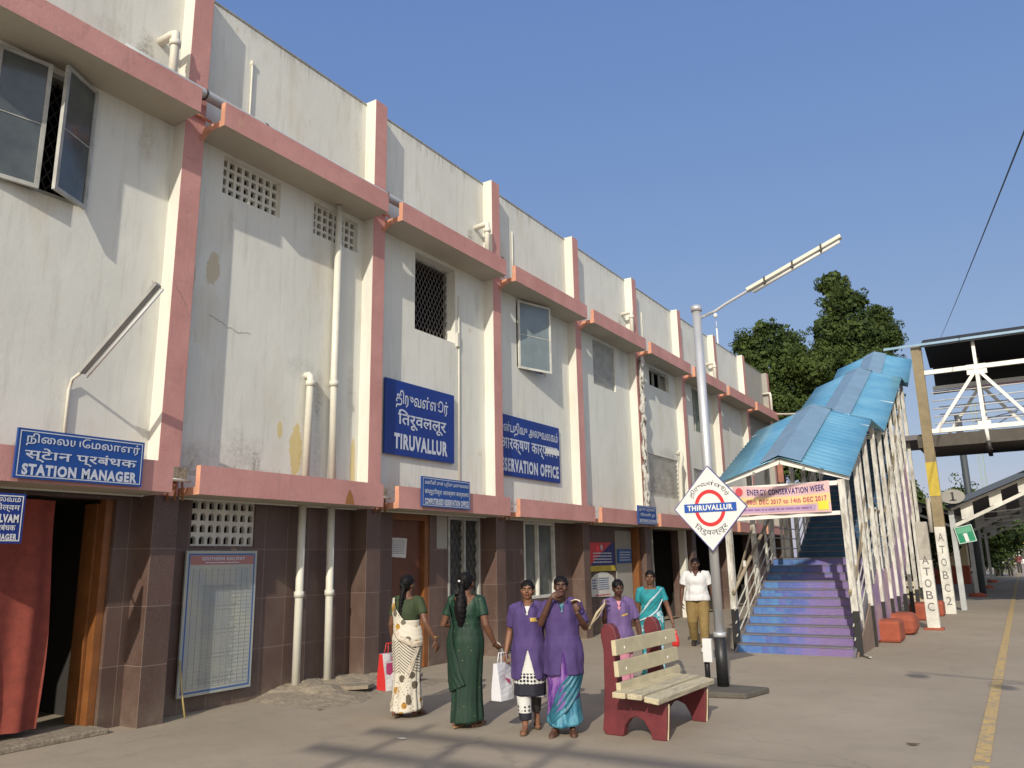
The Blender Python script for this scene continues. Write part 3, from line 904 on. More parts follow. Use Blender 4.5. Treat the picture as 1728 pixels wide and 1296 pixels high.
T_AI = '\u0bc8'; T_EE = '\u0bc7'; D_I = '\u093f'
board('station_manager_sign', 'blue board reading STATION MANAGER in three scripts on the pink band above the curtained door', 'sign', .40, -1.75, -.44, 2.55, 3.03, M['blue_sign'],
      [('நி' + T_AI + 'லய' + T_EE + 'மலாளர்', .06, .96, .66, .92, .014), ('स्टेान प्रबंधक', .06, .94, .34, .63, .014), ('STATION MANAGER', .05, .95, .07, .30, .05)])
board('name_plate_sign', 'small navy board with MANAGER as its last line, hung beside the red curtain', 'sign', .42, -2.3, -1.62, 1.94, 2.40, M['navy_sign'],
      [('பன்னீர் செல்வம்', .06, .93, .80, .95, .01), ('पन्नीर सेल्वम', .3, .93, .62, .80, .01), ('PANNEER SELVAM', .1, .93, .41, .58, .05), ('प्रबंधक', .62, .90, .21, .39, .012), ('STATION MANAGER', .2, .93, .06, .19, .04)], lm='letter_bright')
b = MB(); b.tube([(.4, -2.0, 2.4), (.3, -2.0, 2.52)], .012); b.build('hanger', M['iron'], bpy.data.objects['name_plate_sign'])
board('tiruvallur_sign', 'large square blue TIRUVALLUR board on the cream wall beside the second pier', 'sign', XW + .06, 4.10, 6.0, 3.44, 4.70, M['navy_sign'],
      [('திருவள்ளூர்', .14, .90, .63, .88, .014), (D_I + 'तरूवललूर', .17, .87, .36, .62, .014), ('TIRUVALLUR', .12, .89, .08, .29, .045)], border=False)
board('reservation_office_sign', 'wide navy board reading RESERVATION OFFICE partly hidden by the third pier', 'sign', XW + .05, 7.42, 10.0, 3.37, 4.61, M['navy_sign'],
      [('முன்பதிவு அலுவலகம்', .0, .97, .66, .90, .014), ('आरक्षण कार्यालय', .06, .96, .37, .62, .014), ('RESERVATION OFFICE', .0, .97, .07, .29, .045)], border=False)
o = bpy.data.objects['reservation_office_sign']
l = MB(); l.raw = True; l.face([(XW + .056, 9.35, 3.98), (XW + .056, 9.97, 3.98), (XW + .056, 9.97, 4.1), (XW + .056, 9.35, 4.1)]); l.build('white_sticker', M['letter_bright'], o)
board('computerised_reservation_sign', 'small blue board COMPUTERISED RESERVATION OFFICE on the pink band above the brown door', 'sign', .40, 4.38, 5.70, 2.57, 3.05, M['blue_sign'],
      [('கணினி முன் பதிவு அலுவலகம்', .05, .96, .70, .90, .012), ('कंप्यूटरीकृत आरक्षण कार्यालय', .05, .96, .38, .62, .012), ('COMPUTERISED RESERVATION OFFICE', .05, .96, .08, .29, .05)])
board('retiring_room_sign', 'smallest blue board in three scripts on the pink band beside the wrapped pipe', 'sign', .40, 12.92, 14.1, 2.54, 3.0, M['blue_sign'],
      [('ஓய்வு அறைகள்', .06, .94, .68, .92, .012), ('रिटायरिंग रूम', .1, .9, .38, .62, .012), ('RETIRING ROOMS', .06, .94, .10, .28, .05)])

# timetable poster in bay 0
tp = thing('timetable_board', 'tall faded SOUTHERN RAILWAY timetable board with blue edge leaning on the brown tiled wall', 'notice board')
X = -.225
box('board', X - .03, X, .63, 1.70, .19, 1.89, mat('faded_timetable', (.36, .38, .35), .45, build=lambda nt, b, co: (lambda t: nt.links.new(t.mix(t.ramp(t.noise(co, 1.6, 5, .6), .35, .7), (.30, .34, .36), (.44, .43, .34)), b.inputs['Base Color']))(NT(nt))), tp, .004)
b = MB(); b.raw = True
for a in ((.665, 1.665, .225, .245), (.665, 1.665, 1.835, 1.855), (.665, .685, .245, 1.835), (1.645, 1.665, .245, 1.835)):
    b.face([(X + .002, a[0], a[2]), (X + .002, a[1], a[2]), (X + .002, a[1], a[3]), (X + .002, a[0], a[3])])
b.build('border', M['fence_blue'], tp)
b = MB(); b.raw = True; b.face([(X + .003, .69, 1.72), (X + .003, 1.64, 1.72), (X + .003, 1.64, 1.83), (X + .003, .69, 1.83)])
b.build('heading_band', mat('faded_red', (.36, .16, .15), .6), tp)
b = MB(); b.raw = True; lettering(b, 'SOUTHERN RAILWAY', .85, 1.50, 1.77, 1.815, FX(X + .006), .03); smear(b, .9, 1.42, 1.73, 1.76, FX(X + .006), 1)
b.build('lettering', M['letter'], tp)
b = MB(); b.raw = True
smear(b, .88, 1.42, .30, 1.48, FX(X + .004), 46, 0, 5, .8)
for i in range(30): b.box(X + .001, X + .0035, .70, 1.63, .28 + i * .047, .2815 + i * .047)
for i in range(10): b.box(X + .001, X + .0045, .74 + i * .09, .742 + i * .09, .28, 1.68)
b.build('table_print', mat('grey_print', (.29, .31, .31), .6), tp)

st = MB(); st.tube([(-.17, .60, .62), (-.10, .60, .3), (-.02, .61, .01)], .011, 8)
tag(st.build('bamboo_stick', mat('cane', (.42, .33, .13), .6)), 'thin yellow cane stick leaning against the edge of the timetable board', 'stick')

# red curtain in the first door
cu_ = MB(); cu_.raw = True
n = 60
for i in range(n):
    for j in range(14):
        def P(a, c):
            y = -2.95 + a / n * 2.07; z = .12 + c / 14 * 2.3
            x = -.36 + .030 * math.sin(a * .62 + .8 * math.sin(a * .21) + .25 * math.sin(c * .4)) * (1.3 - .5 * c / 14) + .05 * mn.noise(Vector((a * .09, c * .12, 2)))
            return (x, y + .03 * math.sin(c * .3) * a / n, z)
        cu_.face([P(i, j), P(i + 1, j), P(i + 1, j + 1), P(i, j + 1)], 0, True)
cu_.weld = True
tag(cu_.build('door_curtain', M['curtain']), 'rust red cloth curtain hanging in the doorway under the STATION MANAGER board', 'curtain')

# notices
nt_ = thing('paper_notice', 'white sheet of paper taped to the brown wooden door', 'notice')
xx = XG - .095
b = MB(); b.raw = True; b.face([(xx, 4.52, 1.80), (xx, 4.95, 1.78), (xx, 4.98, 2.10), (xx, 4.52, 2.11)]); b.build('sheet', M['paper'], nt_)
b = MB(); b.raw = True; smear(b, 4.55, 4.93, 1.84, 2.08, FX(xx + .003), 8, 0, 3); b.build('print', M['lilac_paper'], nt_)

pr = thing('red_blue_notice_board', 'red and dark blue notice board above a yellow strip on the tiled wall', 'notice board')
X = XG + .04
box('board', X - .03, X, 11.5, 12.86, 1.42, 2.1, mat('poster_blue', (.02, .02, .14), .5), pr)
b = MB(); b.raw = True; b.face([(X + .002, 11.5, 1.58), (X + .002, 12.7, 2.1), (X + .002, 11.5, 2.1)]); b.build('red_field', M['sign_red'], pr)
b = MB(); b.raw = True; b.face([(X + .004, 11.5, 1.42), (X + .004, 12.86, 1.42), (X + .004, 12.86, 1.55), (X + .004, 11.5, 1.55)]); b.build('yellow_strip', M['yellow'], pr)
b = MB(); b.raw = True
smear(b, 11.6, 12.75, 1.60, 1.88, FX(X + .006), 4, 0, 9)
b.prism([(12.12 + .05 * math.cos(i * .628), 1.98 + .07 * math.sin(i * .628)) for i in range(10)], lambda u, v, w: (w, u, v), X + .003, X + .007)
b.build('lettering', M['letter'], pr)
pw_ = thing('white_round_topped_poster', 'white poster with rounded top and faint printing below the yellow strip', 'poster')
poly = [(11.5, .85), (12.85, .80), (12.85, 1.18), (12.7, 1.30), (12.4, 1.38), (12.1, 1.40), (11.8, 1.36), (11.6, 1.28), (11.5, 1.2)]
MB().prism(poly, lambda u, v, w: (w, u, v), X - .03, X - .01).build('sheet', M['paper'], pw_)
b = MB(); b.raw = True; smear(b, 11.9, 12.5, .98, 1.28, FX(X - .006), 6, 0, 12); smear(b, 11.57, 11.8, 1.0, 1.25, FX(X - .006), 4, 0, 2); b.build('print', M['fence_blue'], pw_)
b = MB(); b.raw = True; smear(b, 11.7, 12.6, .84, .90, FX(X - .006), 1, 0, 4); b.build('print', M['sign_red'], pw_)
bp = thing('small_blue_notice', 'little blue board on the pale panel right of the red and blue board', 'notice board')
box('board', XG + .02, XG + .05, 13.02, 13.86, 1.60, 1.94, mat('bright_blue_board', (.015, .09, .28), .5), bp)
b = MB(); b.raw = True; smear(b, 13.1, 13.8, 1.64, 1.90, FX(XG + .055), 4, 0, 8); b.build('lettering', M['letter'], bp)

# wall tube light on a bent pipe
wl = thing('wall_tube_light', 'tube light on a bent cream pipe on the wall above the STATION MANAGER board', 'lamp')
MB().tube([(XW + .02, -1.0, 2.88), (XW + .02, -1.0, 3.60), (XW + .05, -.99, 3.72), (.05, -1.02, 3.76)], .018, 8).build('bracket_pipe', M['pvc'], wl)
A, B = Vector((.05, -1.02, 3.76)), Vector((1.0, -.83, 4.62))
mb = MB(); mb.bar(A, B, .07, .05); mb.build('fitting', mat('grey_fitting', (.32, .32, .31), .5, var=.2), wl)
off = Vector((.02, .05, -.045)); MB().tube([A + off, B + off], .016, 8).build('tube', M['sign_white'], wl)
# ------------------------------------------------------------ rubble at the wall foot
rb = MB(); rb.raw = True
rr = random.Random(4)
NX, NY = 16, 40
def RH(i, j):
    u, v = i / NX, j / NY
    x = -.30 + u * 1.35; y = 1.7 + v * 2.7
    edge = min(1, 4 * v, 4 * (1 - v)) * max(0, 1 - u ** 2.2)
    h = edge * (.13 + .07 * mn.noise(Vector((x * 3, y * 3, 0))) + .03 * mn.noise(Vector((x * 14, y * 14, 3))))
    return (x + .15 * mn.noise(Vector((y * 2, 0, 5))) * u, y, max(-.004, h))
for i in range(NX):
    for j in range(NY):
        rb.face([RH(i, j), RH(i + 1, j), RH(i + 1, j + 1), RH(i, j + 1)], 0, False)
tag(rb.build('rubble_mound', M['rubble']), 'low mound of broken concrete around the feet of the two white pipes', 'rubble', kind='stuff')
for q, (x, y, r_, ang) in enumerate(((.35, 3.2, .42, .3), (.62, 2.8, .25, 1.1), (.55, 3.75, .30, .1))):
    b = MB(); n = 9
    poly = [(x + r_ * math.cos(i / n * 6.283 + ang) * rr.uniform(.6, 1), y + r_ * 1.2 * math.sin(i / n * 6.283 + ang) * rr.uniform(.6, 1)) for i in range(n)]
    b.prism(poly, lambda u, v, w: (u, v, w + .06 * (u - .2) * (1 if q else -1)), .055, .10)
    tag(b.build('concrete_slab', M['rubble']), ['largest flat broken slab lying on the rubble by the white pipes', 'small broken slab at the left edge of the rubble, nearest the timetable board', 'broken slab at the right end of the rubble next to the pier'][q], 'slab')

# ============================================================ FOOTBRIDGE
FB = thing('footbridge', 'railway footbridge with blue corrugated roof over painted stairs and a white truss span', 'footbridge')
XL, XR = 3.72, 5.70
steps = []
def add_step(i, y, z, ri, tr, m):
    b = MB(); b.box(XL, XR, y, y + tr, z - ri if i == 0 else z - ri + .0, z - .02)
    s = b.build('step', m, FB)
    box('nosing', XL, XR, y - .012, y + tr - .002, z - .019, z + .002, M['nosing'], s)
ri, tr = .15, .30
for i in range(11): add_step(i, 9.45 + i * tr, (i + 1) * ri, ri, tr, M['mural'])
box('landing', XL, XR, 12.75, 14.9, 1.50, 1.65, M['nosing'], FB)
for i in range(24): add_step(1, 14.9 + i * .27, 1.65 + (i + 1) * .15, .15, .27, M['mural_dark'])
box('landing', XL - .3, XR + .6, 21.38, 24.2, 5.10, 5.25, M['nosing'], FB)
# side strings (flat plates that follow the slope)
for x in (XL - .02, XR + .02):
    b = MB()
    def ST(a, c, d, e): # quad strip in the y-z plane
        b.prism([a, c, d, e], lambda u, v, w: (w, u, v), x - .02, x + .02)
    ST((9.3, -.0), (9.75, 0.0), (12.9, 1.42), (12.6, 1.66))
    ST((12.6, 1.66), (12.9, 1.42), (15.0, 1.42), (14.85, 1.66))
    ST((14.85, 1.66), (15.0, 1.42), (21.5, 4.98), (21.4, 5.3))
    b.build('stringer', M['nosing'], FB)
# painted cladding on the outside face of the stair
b = MB(); b.prism([(9.9, .08), (12.7, 1.40), (14.9, 1.40), (20.5, 4.4), (20.5, 2.9), (15.6, .35), (12.3, .05)], lambda u, v, w: (w, u, v), XR + .045, XR + .055)
pc = mat('side_mural', (.22, .14, .30), .7, build=lambda nt, b_, co: (lambda t: nt.links.new(t.mix(t.ramp(t.noise(co, 2.2, 6, .6), .4, .6), (.26, .17, .33), (.42, .30, .32)), b_.inputs['Base Color']))(NT(nt)))
b.build('side_panel', pc, FB)
b = MB(); b.prism([(9.38, .0), (11.7, .98), (11.7, .0)], lambda u, v, w: (w, u, v), XR + .05, XR + .075)
b.build('side_panel', mat('brown_side_panel', (.24, .17, .13), .6, var=.25, vscale=2), FB)
def eave(y):
    if y < 13.2: return 3.13 + .43 * (y - 9.8)
    if y < 15.2: return 4.59
    if y < 20.7: return 4.60 + .425 * (y - 15.2)
    if y < 22.3: return 6.94
    return 6.94 + .52 * (y - 22.3)
def nose(y):
    if y < 12.75: return max(0, (y - 9.45) * .5 + .1)
    if y < 14.9: return 1.65
    return min(5.25, 1.65 + (y - 14.9) * .5556)
posts = [(9.62, 0), (11.3, 0), (12.75, 1), (14.1, 1), (15.2, 0), (16.5, 1), (17.8, 0), (19.1, 1), (20.5, 1), (21.8, 0)]
PP = mat('weathered_white_paint', (.47, .46, .43), .65, build=lambda nt, b, co: (lambda t: nt.links.new(t.mix(t.ramp(t.noise(t.mapping(co, (6, 6, 1.5)), 1.6, 6, .7), .42, .66), (.60, .59, .55), (.27, .25, .21)), b.inputs['Base Color']))(NT(nt)))
def post(x, y, z0, z1, w=.09, blk=.75, name='post'):
    b = MB()
    if z0 < .3 and blk: b.box(x - w / 2, x + w / 2, y - w / 2, y + w / 2, z0, z0 + blk, 1)
    a = z0 + (blk if z0 < .3 and blk else 0)
    # channel section: web and two flanges
    b.box(x - w / 2, x + w / 2, y - w / 2, y - w / 2 + .02, a, z1)
    b.box(x - w / 2, x - w / 2 + .016, y - w / 2 + .02, y + w / 2, a, z1)
    b.box(x + w / 2 - .016, x + w / 2, y - w / 2 + .02, y + w / 2, a, z1)
    return b.build(name, [PP, M['black_paint']], FB)
for y, _ in posts:
    for x in (XL - .06, XR + .07):
        post(x, y, 0.0, eave(y) - .03, .11 if y < 10 else .095)
for y in (10.4, 12.1, 13.5, 15.9, 17.2, 18.5, 19.8, 21.1):       # intermediate balusters from string to handrail / roof
    for x in (XL - .03, XR + .04):
        post(x, y, max(.35, nose(y) - .3), nose(y) + 1.05 if x < 5 or y > 13 else eave(y) - .1, .05, 0, 'baluster')
# crash plate where front right post meets the step
MB().bar((XR + .10, 9.70, .02), (XR + .28, 9.3, .03), .05, .02).build('base_angle', M['conc'], FB)
# rails running up with the stair
RAILB = mat('brown_rail', (.27, .22, .15), .6, var=.25)
for x in (XL - .02, XR + .03):
    for h in (.22, .45, .68, 1.0):
        b = MB()
        r_ = .034 if h == 1.0 else .013
        m_ = RAILB if h == 1.0 else M['frame']
        b.tube([(x, 9.5, h + .05), (x, 12.75, 1.65 + h), (x, 14.9, 1.65 + h), (x, 21.3, 5.2 + h)], r_, 8)
        b.build('rail', m_, FB)
    for y0, y1 in ((10.0, 12.0), (15.2, 17.0), (17.2, 19.0), (19.2, 21.0)):
        b = MB()
        b.bar((x + .05 * (1 if x > 4 else -1), y0, nose(y0) + .9), (x + .05 * (1 if x > 4 else -1), y1, nose(y1) + 1.5), .06, .02, up=(1, 0, 0))
        b.build('brace', RAILB, FB)
# portal frame under the first gable
def portal(y):
    z = eave(y) - .02; xm = 4.70
    b = MB()
    b.bar((XL - .3, y, z - .02), (xm, y, z + .36), .05, .09); b.bar((xm, y, z + .36), (XR + .2, y, z - .02), .05, .09)
    b.bar((XL - .06, y, z - .10), (XR + .1, y, z - .10), .05, .08)
    b.build('gable_frame', M['white_paint'], FB)
for y in (9.72, 12.75, 15.2, 17.8, 20.5): portal(y)
b = MB(); b.box(4.65, 4.75, 9.70, 9.74, 3.05, 3.42); b.build('king_post', mat('rusty_post', (.30, .13, .09), .8, var=.3), FB)
b = MB(); b.bar((XL - .05, 9.66, 2.40), (XR + .02, 9.66, 2.44), .04, .07); b.build('lower_crossbar', M['white_paint'], FB)
# corrugated roof
XE0, XE1, XM, RISE = 3.42, 5.92, 4.72, .44
def roof(y0, y1, flat=False):
    for side in (0, 1):
        xa, xb = (XM, XE1) if side else (XM, XE0)
        rows = []
        n = max(4, int((y1 - y0) / .017))
        mb = MB(); mb.weld = True; mb.raw = True
        prev = None
        for i in range(n + 1):
            y = y0 + (y1 - y0) * i / n
            w = .019 * math.sin(2 * math.pi * (y - 9) / .20)
            z = eave(y)
            row = [(xa, y, z + RISE + w), ((xa + xb) / 2, y, z + RISE / 2 + w), (xb, y, z + w)]
            if prev:
                for j in range(2):
                    q = [prev[j], prev[j + 1], row[j + 1], row[j]]
                    mb.face(q if side == 0 else q[::-1], 0, True)
            prev = row
        o = mb.build('roof_sheet', M['blue_roof'], FB)
        md = o.modifiers.new('thick', 'SOLIDIFY'); md.thickness = .004
    c = MB()
    for s in (-1, 1):
        c.bar((XM + s * .19, y0 - .02, eave(y0 + .001) + RISE - .018), (XM + s * .19, y1 + .02, eave(y1 - .001) + RISE - .018), .42, .006, up=(s * .35, 0, 1))
    c.build('ridge_cap', M['ridge_cap'], FB)
    for i in (1, 3):
        t = (i + .5) / 5
        x = XE0 + .1 + (XE1 - XE0 - .2) * t
        zz = RISE * (1 - abs(x - XM) / (XM - XE0 if x < XM else XE1 - XM))
        MB().bar((x, y0 + .03, eave(y0 + .03) + zz - .10), (x, y1 - .03, eave(y1 - .03) + zz - .10), .04, .05).build('purlin', M['frame'], FB)
roof(9.62, 13.19); roof(13.2, 15.19); roof(15.2, 20.69); roof(20.7, 22.29); roof(22.3, 25.2)
# bridge span towards the tracks
YB0, YB1, XB0, XB1 = 21.12, 23.9, 6.62, 34
def truss(y, front):
    b = MB()
    for x0, x1 in ((XB0 - .1, XB1),):
        b.bar((x0, y, 7.08), (x1, y, 7.08), .10, .13); b.bar((x0, y, 5.28), (x1, y, 5.28), .10, .13)
    b.build('chord', M['white_paint'], FB)
    k = 0; x = 6.62; P_ = 1.28
    while x < 18:
        xm = x + P_
        b = MB()
        b.bar((x + .05, y - .01, 5.32), (xm, y - .01, 7.02), .07, .09); b.bar((xm, y - .01, 7.02), (x + 2 * P_ - .05, y - .01, 5.32), .07, .09)
        b.box(xm - .05, xm + .05, y - .05, y + .05, 5.34, 7.01); b.box(xm - .045, xm + .045, y - .04, y + .04, 7.15, 7.95)
        b.box(xm - .26, xm + .26, y - .03, y - .015, 6.86, 7.16); b.box(xm - .16, xm + .16, y - .03, y - .015, 5.2, 5.46)
        b.build('truss_panel', M['white_paint'], FB)
        if front:
            b = MB(); b.tube([(xm + .02, y - .1, 5.2), (xm + .03, y - .1, 4.85)], .05, 8); b.tube([(xm + .03, y - .1, 4.85), (xm + .04, y - .1, 4.6)], .06, 8, 1); b.build('lamp_socket', [M['white_paint'], M['iron']], FB)
        x += 2 * P_
    for h in (5.5, 5.72, 5.95, 6.2, 6.45):
        MB().tube([(XB0, y + .06, h), (XB1, y + .06, h)], .018, 6).build('rail', M['white_paint'], FB)
truss(YB0, True); truss(YB1, False)
box('deck', 6.1, XB1, YB0 - .1, YB1 + .1, 4.80, 5.16, M['girder'], FB)
for x in (7.9, 10.5, 13.1): MB().bar((x, YB0, 4.76), (x, YB1, 4.76), .12, .14).build('cross_beam', M['girder'], FB)
b = MB()
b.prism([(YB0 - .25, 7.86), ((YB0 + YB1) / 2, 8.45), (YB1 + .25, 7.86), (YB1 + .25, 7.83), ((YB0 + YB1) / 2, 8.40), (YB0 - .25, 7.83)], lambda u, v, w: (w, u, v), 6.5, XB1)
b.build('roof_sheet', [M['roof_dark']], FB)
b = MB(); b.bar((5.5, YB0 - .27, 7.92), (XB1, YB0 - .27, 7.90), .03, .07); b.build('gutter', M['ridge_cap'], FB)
b = MB(); b.box(6.6, XB1, YB1 + .03, YB1 + .05, 7.10, 7.84); b.build('shade_side_sheet', mat('shade_sheet', (.014, .014, .014), .9), FB)  # added dark sheet, stands in for the shaded underside of the roof
MB().tube([(6.6, 22.6, 6.7), (20, 22.6, 6.95)], .05, 8).build('service_pipe', mat('purple_brown', (.10, .06, .09), .6), FB)
# big ochre column with its painted foot
b = MB()
b.box(6.24, 6.52, 20.98, 21.04, 2.45, 7.92, 0); b.box(6.34, 6.42, 21.04, 21.2, 2.45, 7.92, 0); b.box(6.24, 6.52, 21.2, 21.26, 2.45, 7.92, 0)
b.box(6.235, 6.525, 20.97, 20.98, 3.35, 4.35, 1); b.box(6.24, 6.52, 20.98, 21.26, 0, 2.45, 2)
oc = b.build('column', [M['ochre'], M['yellow'], M['white_grimy']], FB)
l = MB(); l.raw = True
for i, ch in enumerate('ATOBC2'): lettering(l, ch, 6.31, 6.45, 2.05 - i * .36, 2.27 - i * .36, FY(20.972), .0)
l.build('painted_letters', mat('faded_letters', (.16, .16, .16), .8), oc)
MB().tube([(6.16, 20.95, 2.3), (6.17, 20.95, 3.3)], .06, 8).build('conduit', M['conc'], FB)
# front concrete post with letters
cpst = thing('concrete_post', 'leaning-looking whitewashed concrete post lettered ATOBC in front of the footbridge stairs', 'post', (6.42, 15.45, 0))
b = MB(); b.box(-.13, .13, -.1, .1, 0, 1.55, 1); b.box(-.125, .125, -.098, .098, 1.55, 2.42, 0); b.build('shaft', [M['conc'], M['white_grimy']], cpst, .01)
l = MB(); l.raw = True
for i, ch in enumerate('ATOBC'): lettering(l, ch, -.07, .07, 1.46 - i * .26, 1.64 - i * .26, FY(-.104), .0)
l.build('painted_letters', mat('weathered_letters', (.12, .12, .12), .8), cpst)
b = MB(); b.box(-.2, .2, -.17, .17, 0, .05); b.build('footing', M['red_block'], cpst, .01)
# red footings
for i, (x0, x1, y0, y1, h, lb) in enumerate(((5.46, 6.12, 12.1, 12.9, .42, 'widest red painted footing block nearest the stairs, under the first side post'),
                                       (5.62, 6.22, 13.8, 14.7, .44, 'rounded red painted footing block just behind the widest one'),
                                       (5.62, 6.22, 18.2, 19.1, .42, 'red footing block behind the lettered concrete post'),
                                       (5.9, 6.3, 19.8, 20.5, .40, 'farthest red footing block beside the ochre column'))):
    o = box('footing_block', x0, x1, y0, y1, 0, h, M['red_block'], None, .06 if i != 1 else .14)
    tag(o, lb, 'footing', 'red footings of the footbridge stairs')
# banner ------------------------------------------------------------------
bn = thing('event_banner', 'pink and yellow ENERGY CONSERVATION WEEK banner tied across the stair entrance', 'banner')
YF = 9.60
def BP(u, v):   # sagging cloth
    t = (u - 3.80) / 1.76
    return (u, YF + .02 * math.sin(u * 9), v - .05 * math.sin(math.pi * max(0, min(1, t))) * ((v - 2.46) / .56) + .0 * t)
def strip(v0, v1, name, m, d=0, u0=3.80, u1=5.56):
    b = MB(); b.raw = True; n = 24
    for i in range(n):
        a, c = u0 + (u1 - u0) * i / n, u0 + (u1 - u0) * (i + 1) / n
        q = [BP(a, v0), BP(c, v0), BP(c, v1), BP(a, v1)]
        b.face([(p[0], p[1] - d, p[2]) for p in q])
    return b.build(name, m, bn)
strip(2.46, 3.02, 'cloth', mat('pink_cloth', (.60, .40, .41), .8))
strip(2.62, 2.80, 'yellow_band', mat('banner_yellow', (.66, .50, .24), .8, var=.1), .004)
strip(2.50, 2.61, 'lilac_band', mat('banner_lilac', (.42, .30, .45), .8, var=.1), .004, 3.86, 5.3)
strip(2.50, 2.66, 'patch', mat('banner_lime', (.62, .58, .05), .8), .006, 5.34, 5.52)
b = MB(); b.raw = True; BF = lambda u, v: (lambda p: (p[0], p[1] - .008, p[2]))(BP(u, v))
lettering(b, 'ENERGY CONSERVATION WEEK', 4.08, 5.48, 2.845, 2.965, BF, .03); b.build('lettering', mat('banner_navy', (.03, .025, .16), .8), bn)
b = MB(); b.raw = True; lettering(b, '08th DEC 2017 to 14th DEC 2017', 4.06, 5.50, 2.66, 2.76, BF, .03); b.build('lettering', mat('banner_magenta', (.42, .05, .12), .8), bn)
b = MB(); b.raw = True; smear(b, 3.95, 5.28, 2.52, 2.60, BF, 1, 0, 3); b.build('print', mat('banner_print', (.25, .12, .30), .8), bn)
b = MB(); b.raw = True; b.prism([(3.93 + .07 * math.cos(i * .52), 2.90 + .08 * math.sin(i * .52)) for i in range(12)], lambda u, v, w: (u, w, v), YF - .03, YF - .012); b.build('emblem', mat('banner_red', (.5, .06, .08), .8), bn)

# ============================================================ PLATFORM SHELTER
SHL = thing('platform_shelter', 'long dark platform shelter on white posts and cantilever trusses beyond the footbridge', 'shelter')
SPP = mat('shaded_shelter_paint', (.40, .42, .43), .6, var=.2)  # white paint toned blue-grey, with the roof's shade put into the colour
for i, y in enumerate((22.9, 31.5, 40.2, 49)):
    xc = 6.62
    b = MB()
    for dy in (-.13, .13): b.box(xc - .07, xc + .07, y + dy - .03, y + dy + .03, 0, 2.98)
    for z in (.5, 1.1, 1.7, 2.3): b.box(xc - .05, xc + .05, y - .1, y + .1, z, z + .14)
    if i: 
        c = MB(); c.tube([(xc, y, 0), (xc, y, .1), (xc, y, .16)], [.34, .3, .12], 14); c.build('footing', M['red_block'], SHL)
    b.build('column', SPP, SHL)
    for s, xe, dz in ((1, 10.6, 1.72),) + (((-1, 3.2, 1.4),) if i else ()):
        t = MB()
        t.bar((xc, y, 2.50), (xe, y, 2.62 + dz), .08, .10); t.bar((xc, y, 3.02), (xe, y, 2.90 + dz), .08, .07)
        for q in range(5):
            f = (q + .55) / 5; x = xc + (xe - xc) * f
            za = 2.50 + (.12 + dz) * f; zb = 3.02 + (dz - .12) * f
            t.prism([(x - .17, za), (x + .17, za + .10), (x + .17, zb + .05), (x - .17, zb - .05)], lambda u, v, w: (u, w, v), y - .02, y + .02)
        t.build('truss', SPP if i else M['white_grimy'], SHL)  # first truss stays white, those further in take the shaded tone
b = MB()
for x0, z0, x1, z1 in ((6.5, 3.07, 10.9, 4.80), (6.7, 3.07, 2.9, 4.5)):
    ya = 22.5 if x1 > 7 else 31.0
    b.prism([(x0, z0), (x1, z1), (x1, z1 + .06), (x0, z0 + .06)], lambda u, v, w: (u, w, v), ya, 53)
b.build('roof_sheet', M['roof_dark'], SHL)
b = MB(); b.bar((6.6, 22.5, 3.14), (10.9, 22.5, 4.86), .05, .16); b.build('fascia', mat('slate_fascia', (.05, .07, .11), .6), SHL)
for y in (26, 31.4, 36, 44, 52): MB().bar((7.2, y, 3.0), (8.5, y, 3.1), .04, .03).build('tube_light', M['sign_white'], SHL)
ov = thing('oval_platform_sign', 'grey oval disc with a black figure 1 hung above the shelter edge', 'sign', (6.76, 22.2, 3.38))
b = MB(); b.prism([(.33 * math.cos(i / 28 * 6.283), .215 * math.sin(i / 28 * 6.283)) for i in range(28)], lambda u, v, w: (u, w, v), -.02, .02); b.build('disc', mat('oval_grey', (.30, .29, .27), .6, var=.1), ov)
l = MB(); l.raw = True; l.box(-.028, .028, -.026, -.022, -.13, .13); l.box(-.09, .09, -.026, -.0225, -.13, -.095); l.prism([(-.09, .07), (-.028, .10), (-.028, .13)], lambda u, v, w: (u, w, v), -.026, -.0225); l.build('numeral', M['black_letter'], ov)
MB().tube([(0, .05, .1), (0, .3, -.3)], .015, 6).build('hanger', M['iron'], ov)
gs = thing('platform_number_sign', 'square green sign with a white figure 1 hung tilted under the shelter truss', 'sign', (6.93, 22.7, 2.26))
gs.rotation_euler = (0, R(-11), 0)
b = MB(); b.box(-.25, .25, -.02, .02, -.27, .25); b.build('board', M['green_sign'], gs)
l = MB(); l.raw = True
l.box(-.05, .05, -.024, -.0215, -.235, .02); l.prism([(-.1, -.04), (-.05, -.0), (-.05, .02)], lambda u, v, w: (u, w, v), -.024, -.0215)
for q in ((-.24, .24, .225, .24), (-.24, .24, -.26, -.245), (-.24, -.225, -.245, .225), (.225, .24, -.245, .225)): l.box(q[0], q[1], -.0235, -.0212, q[2], q[3])
l.build('numeral', M['sign_white'], gs)
l = MB(); l.raw = True; l.box(-.2, .2, -.0245, -.0213, .04, .20); l.build('pale_panel', mat('pale_green', (.10, .34, .22), .6), gs)

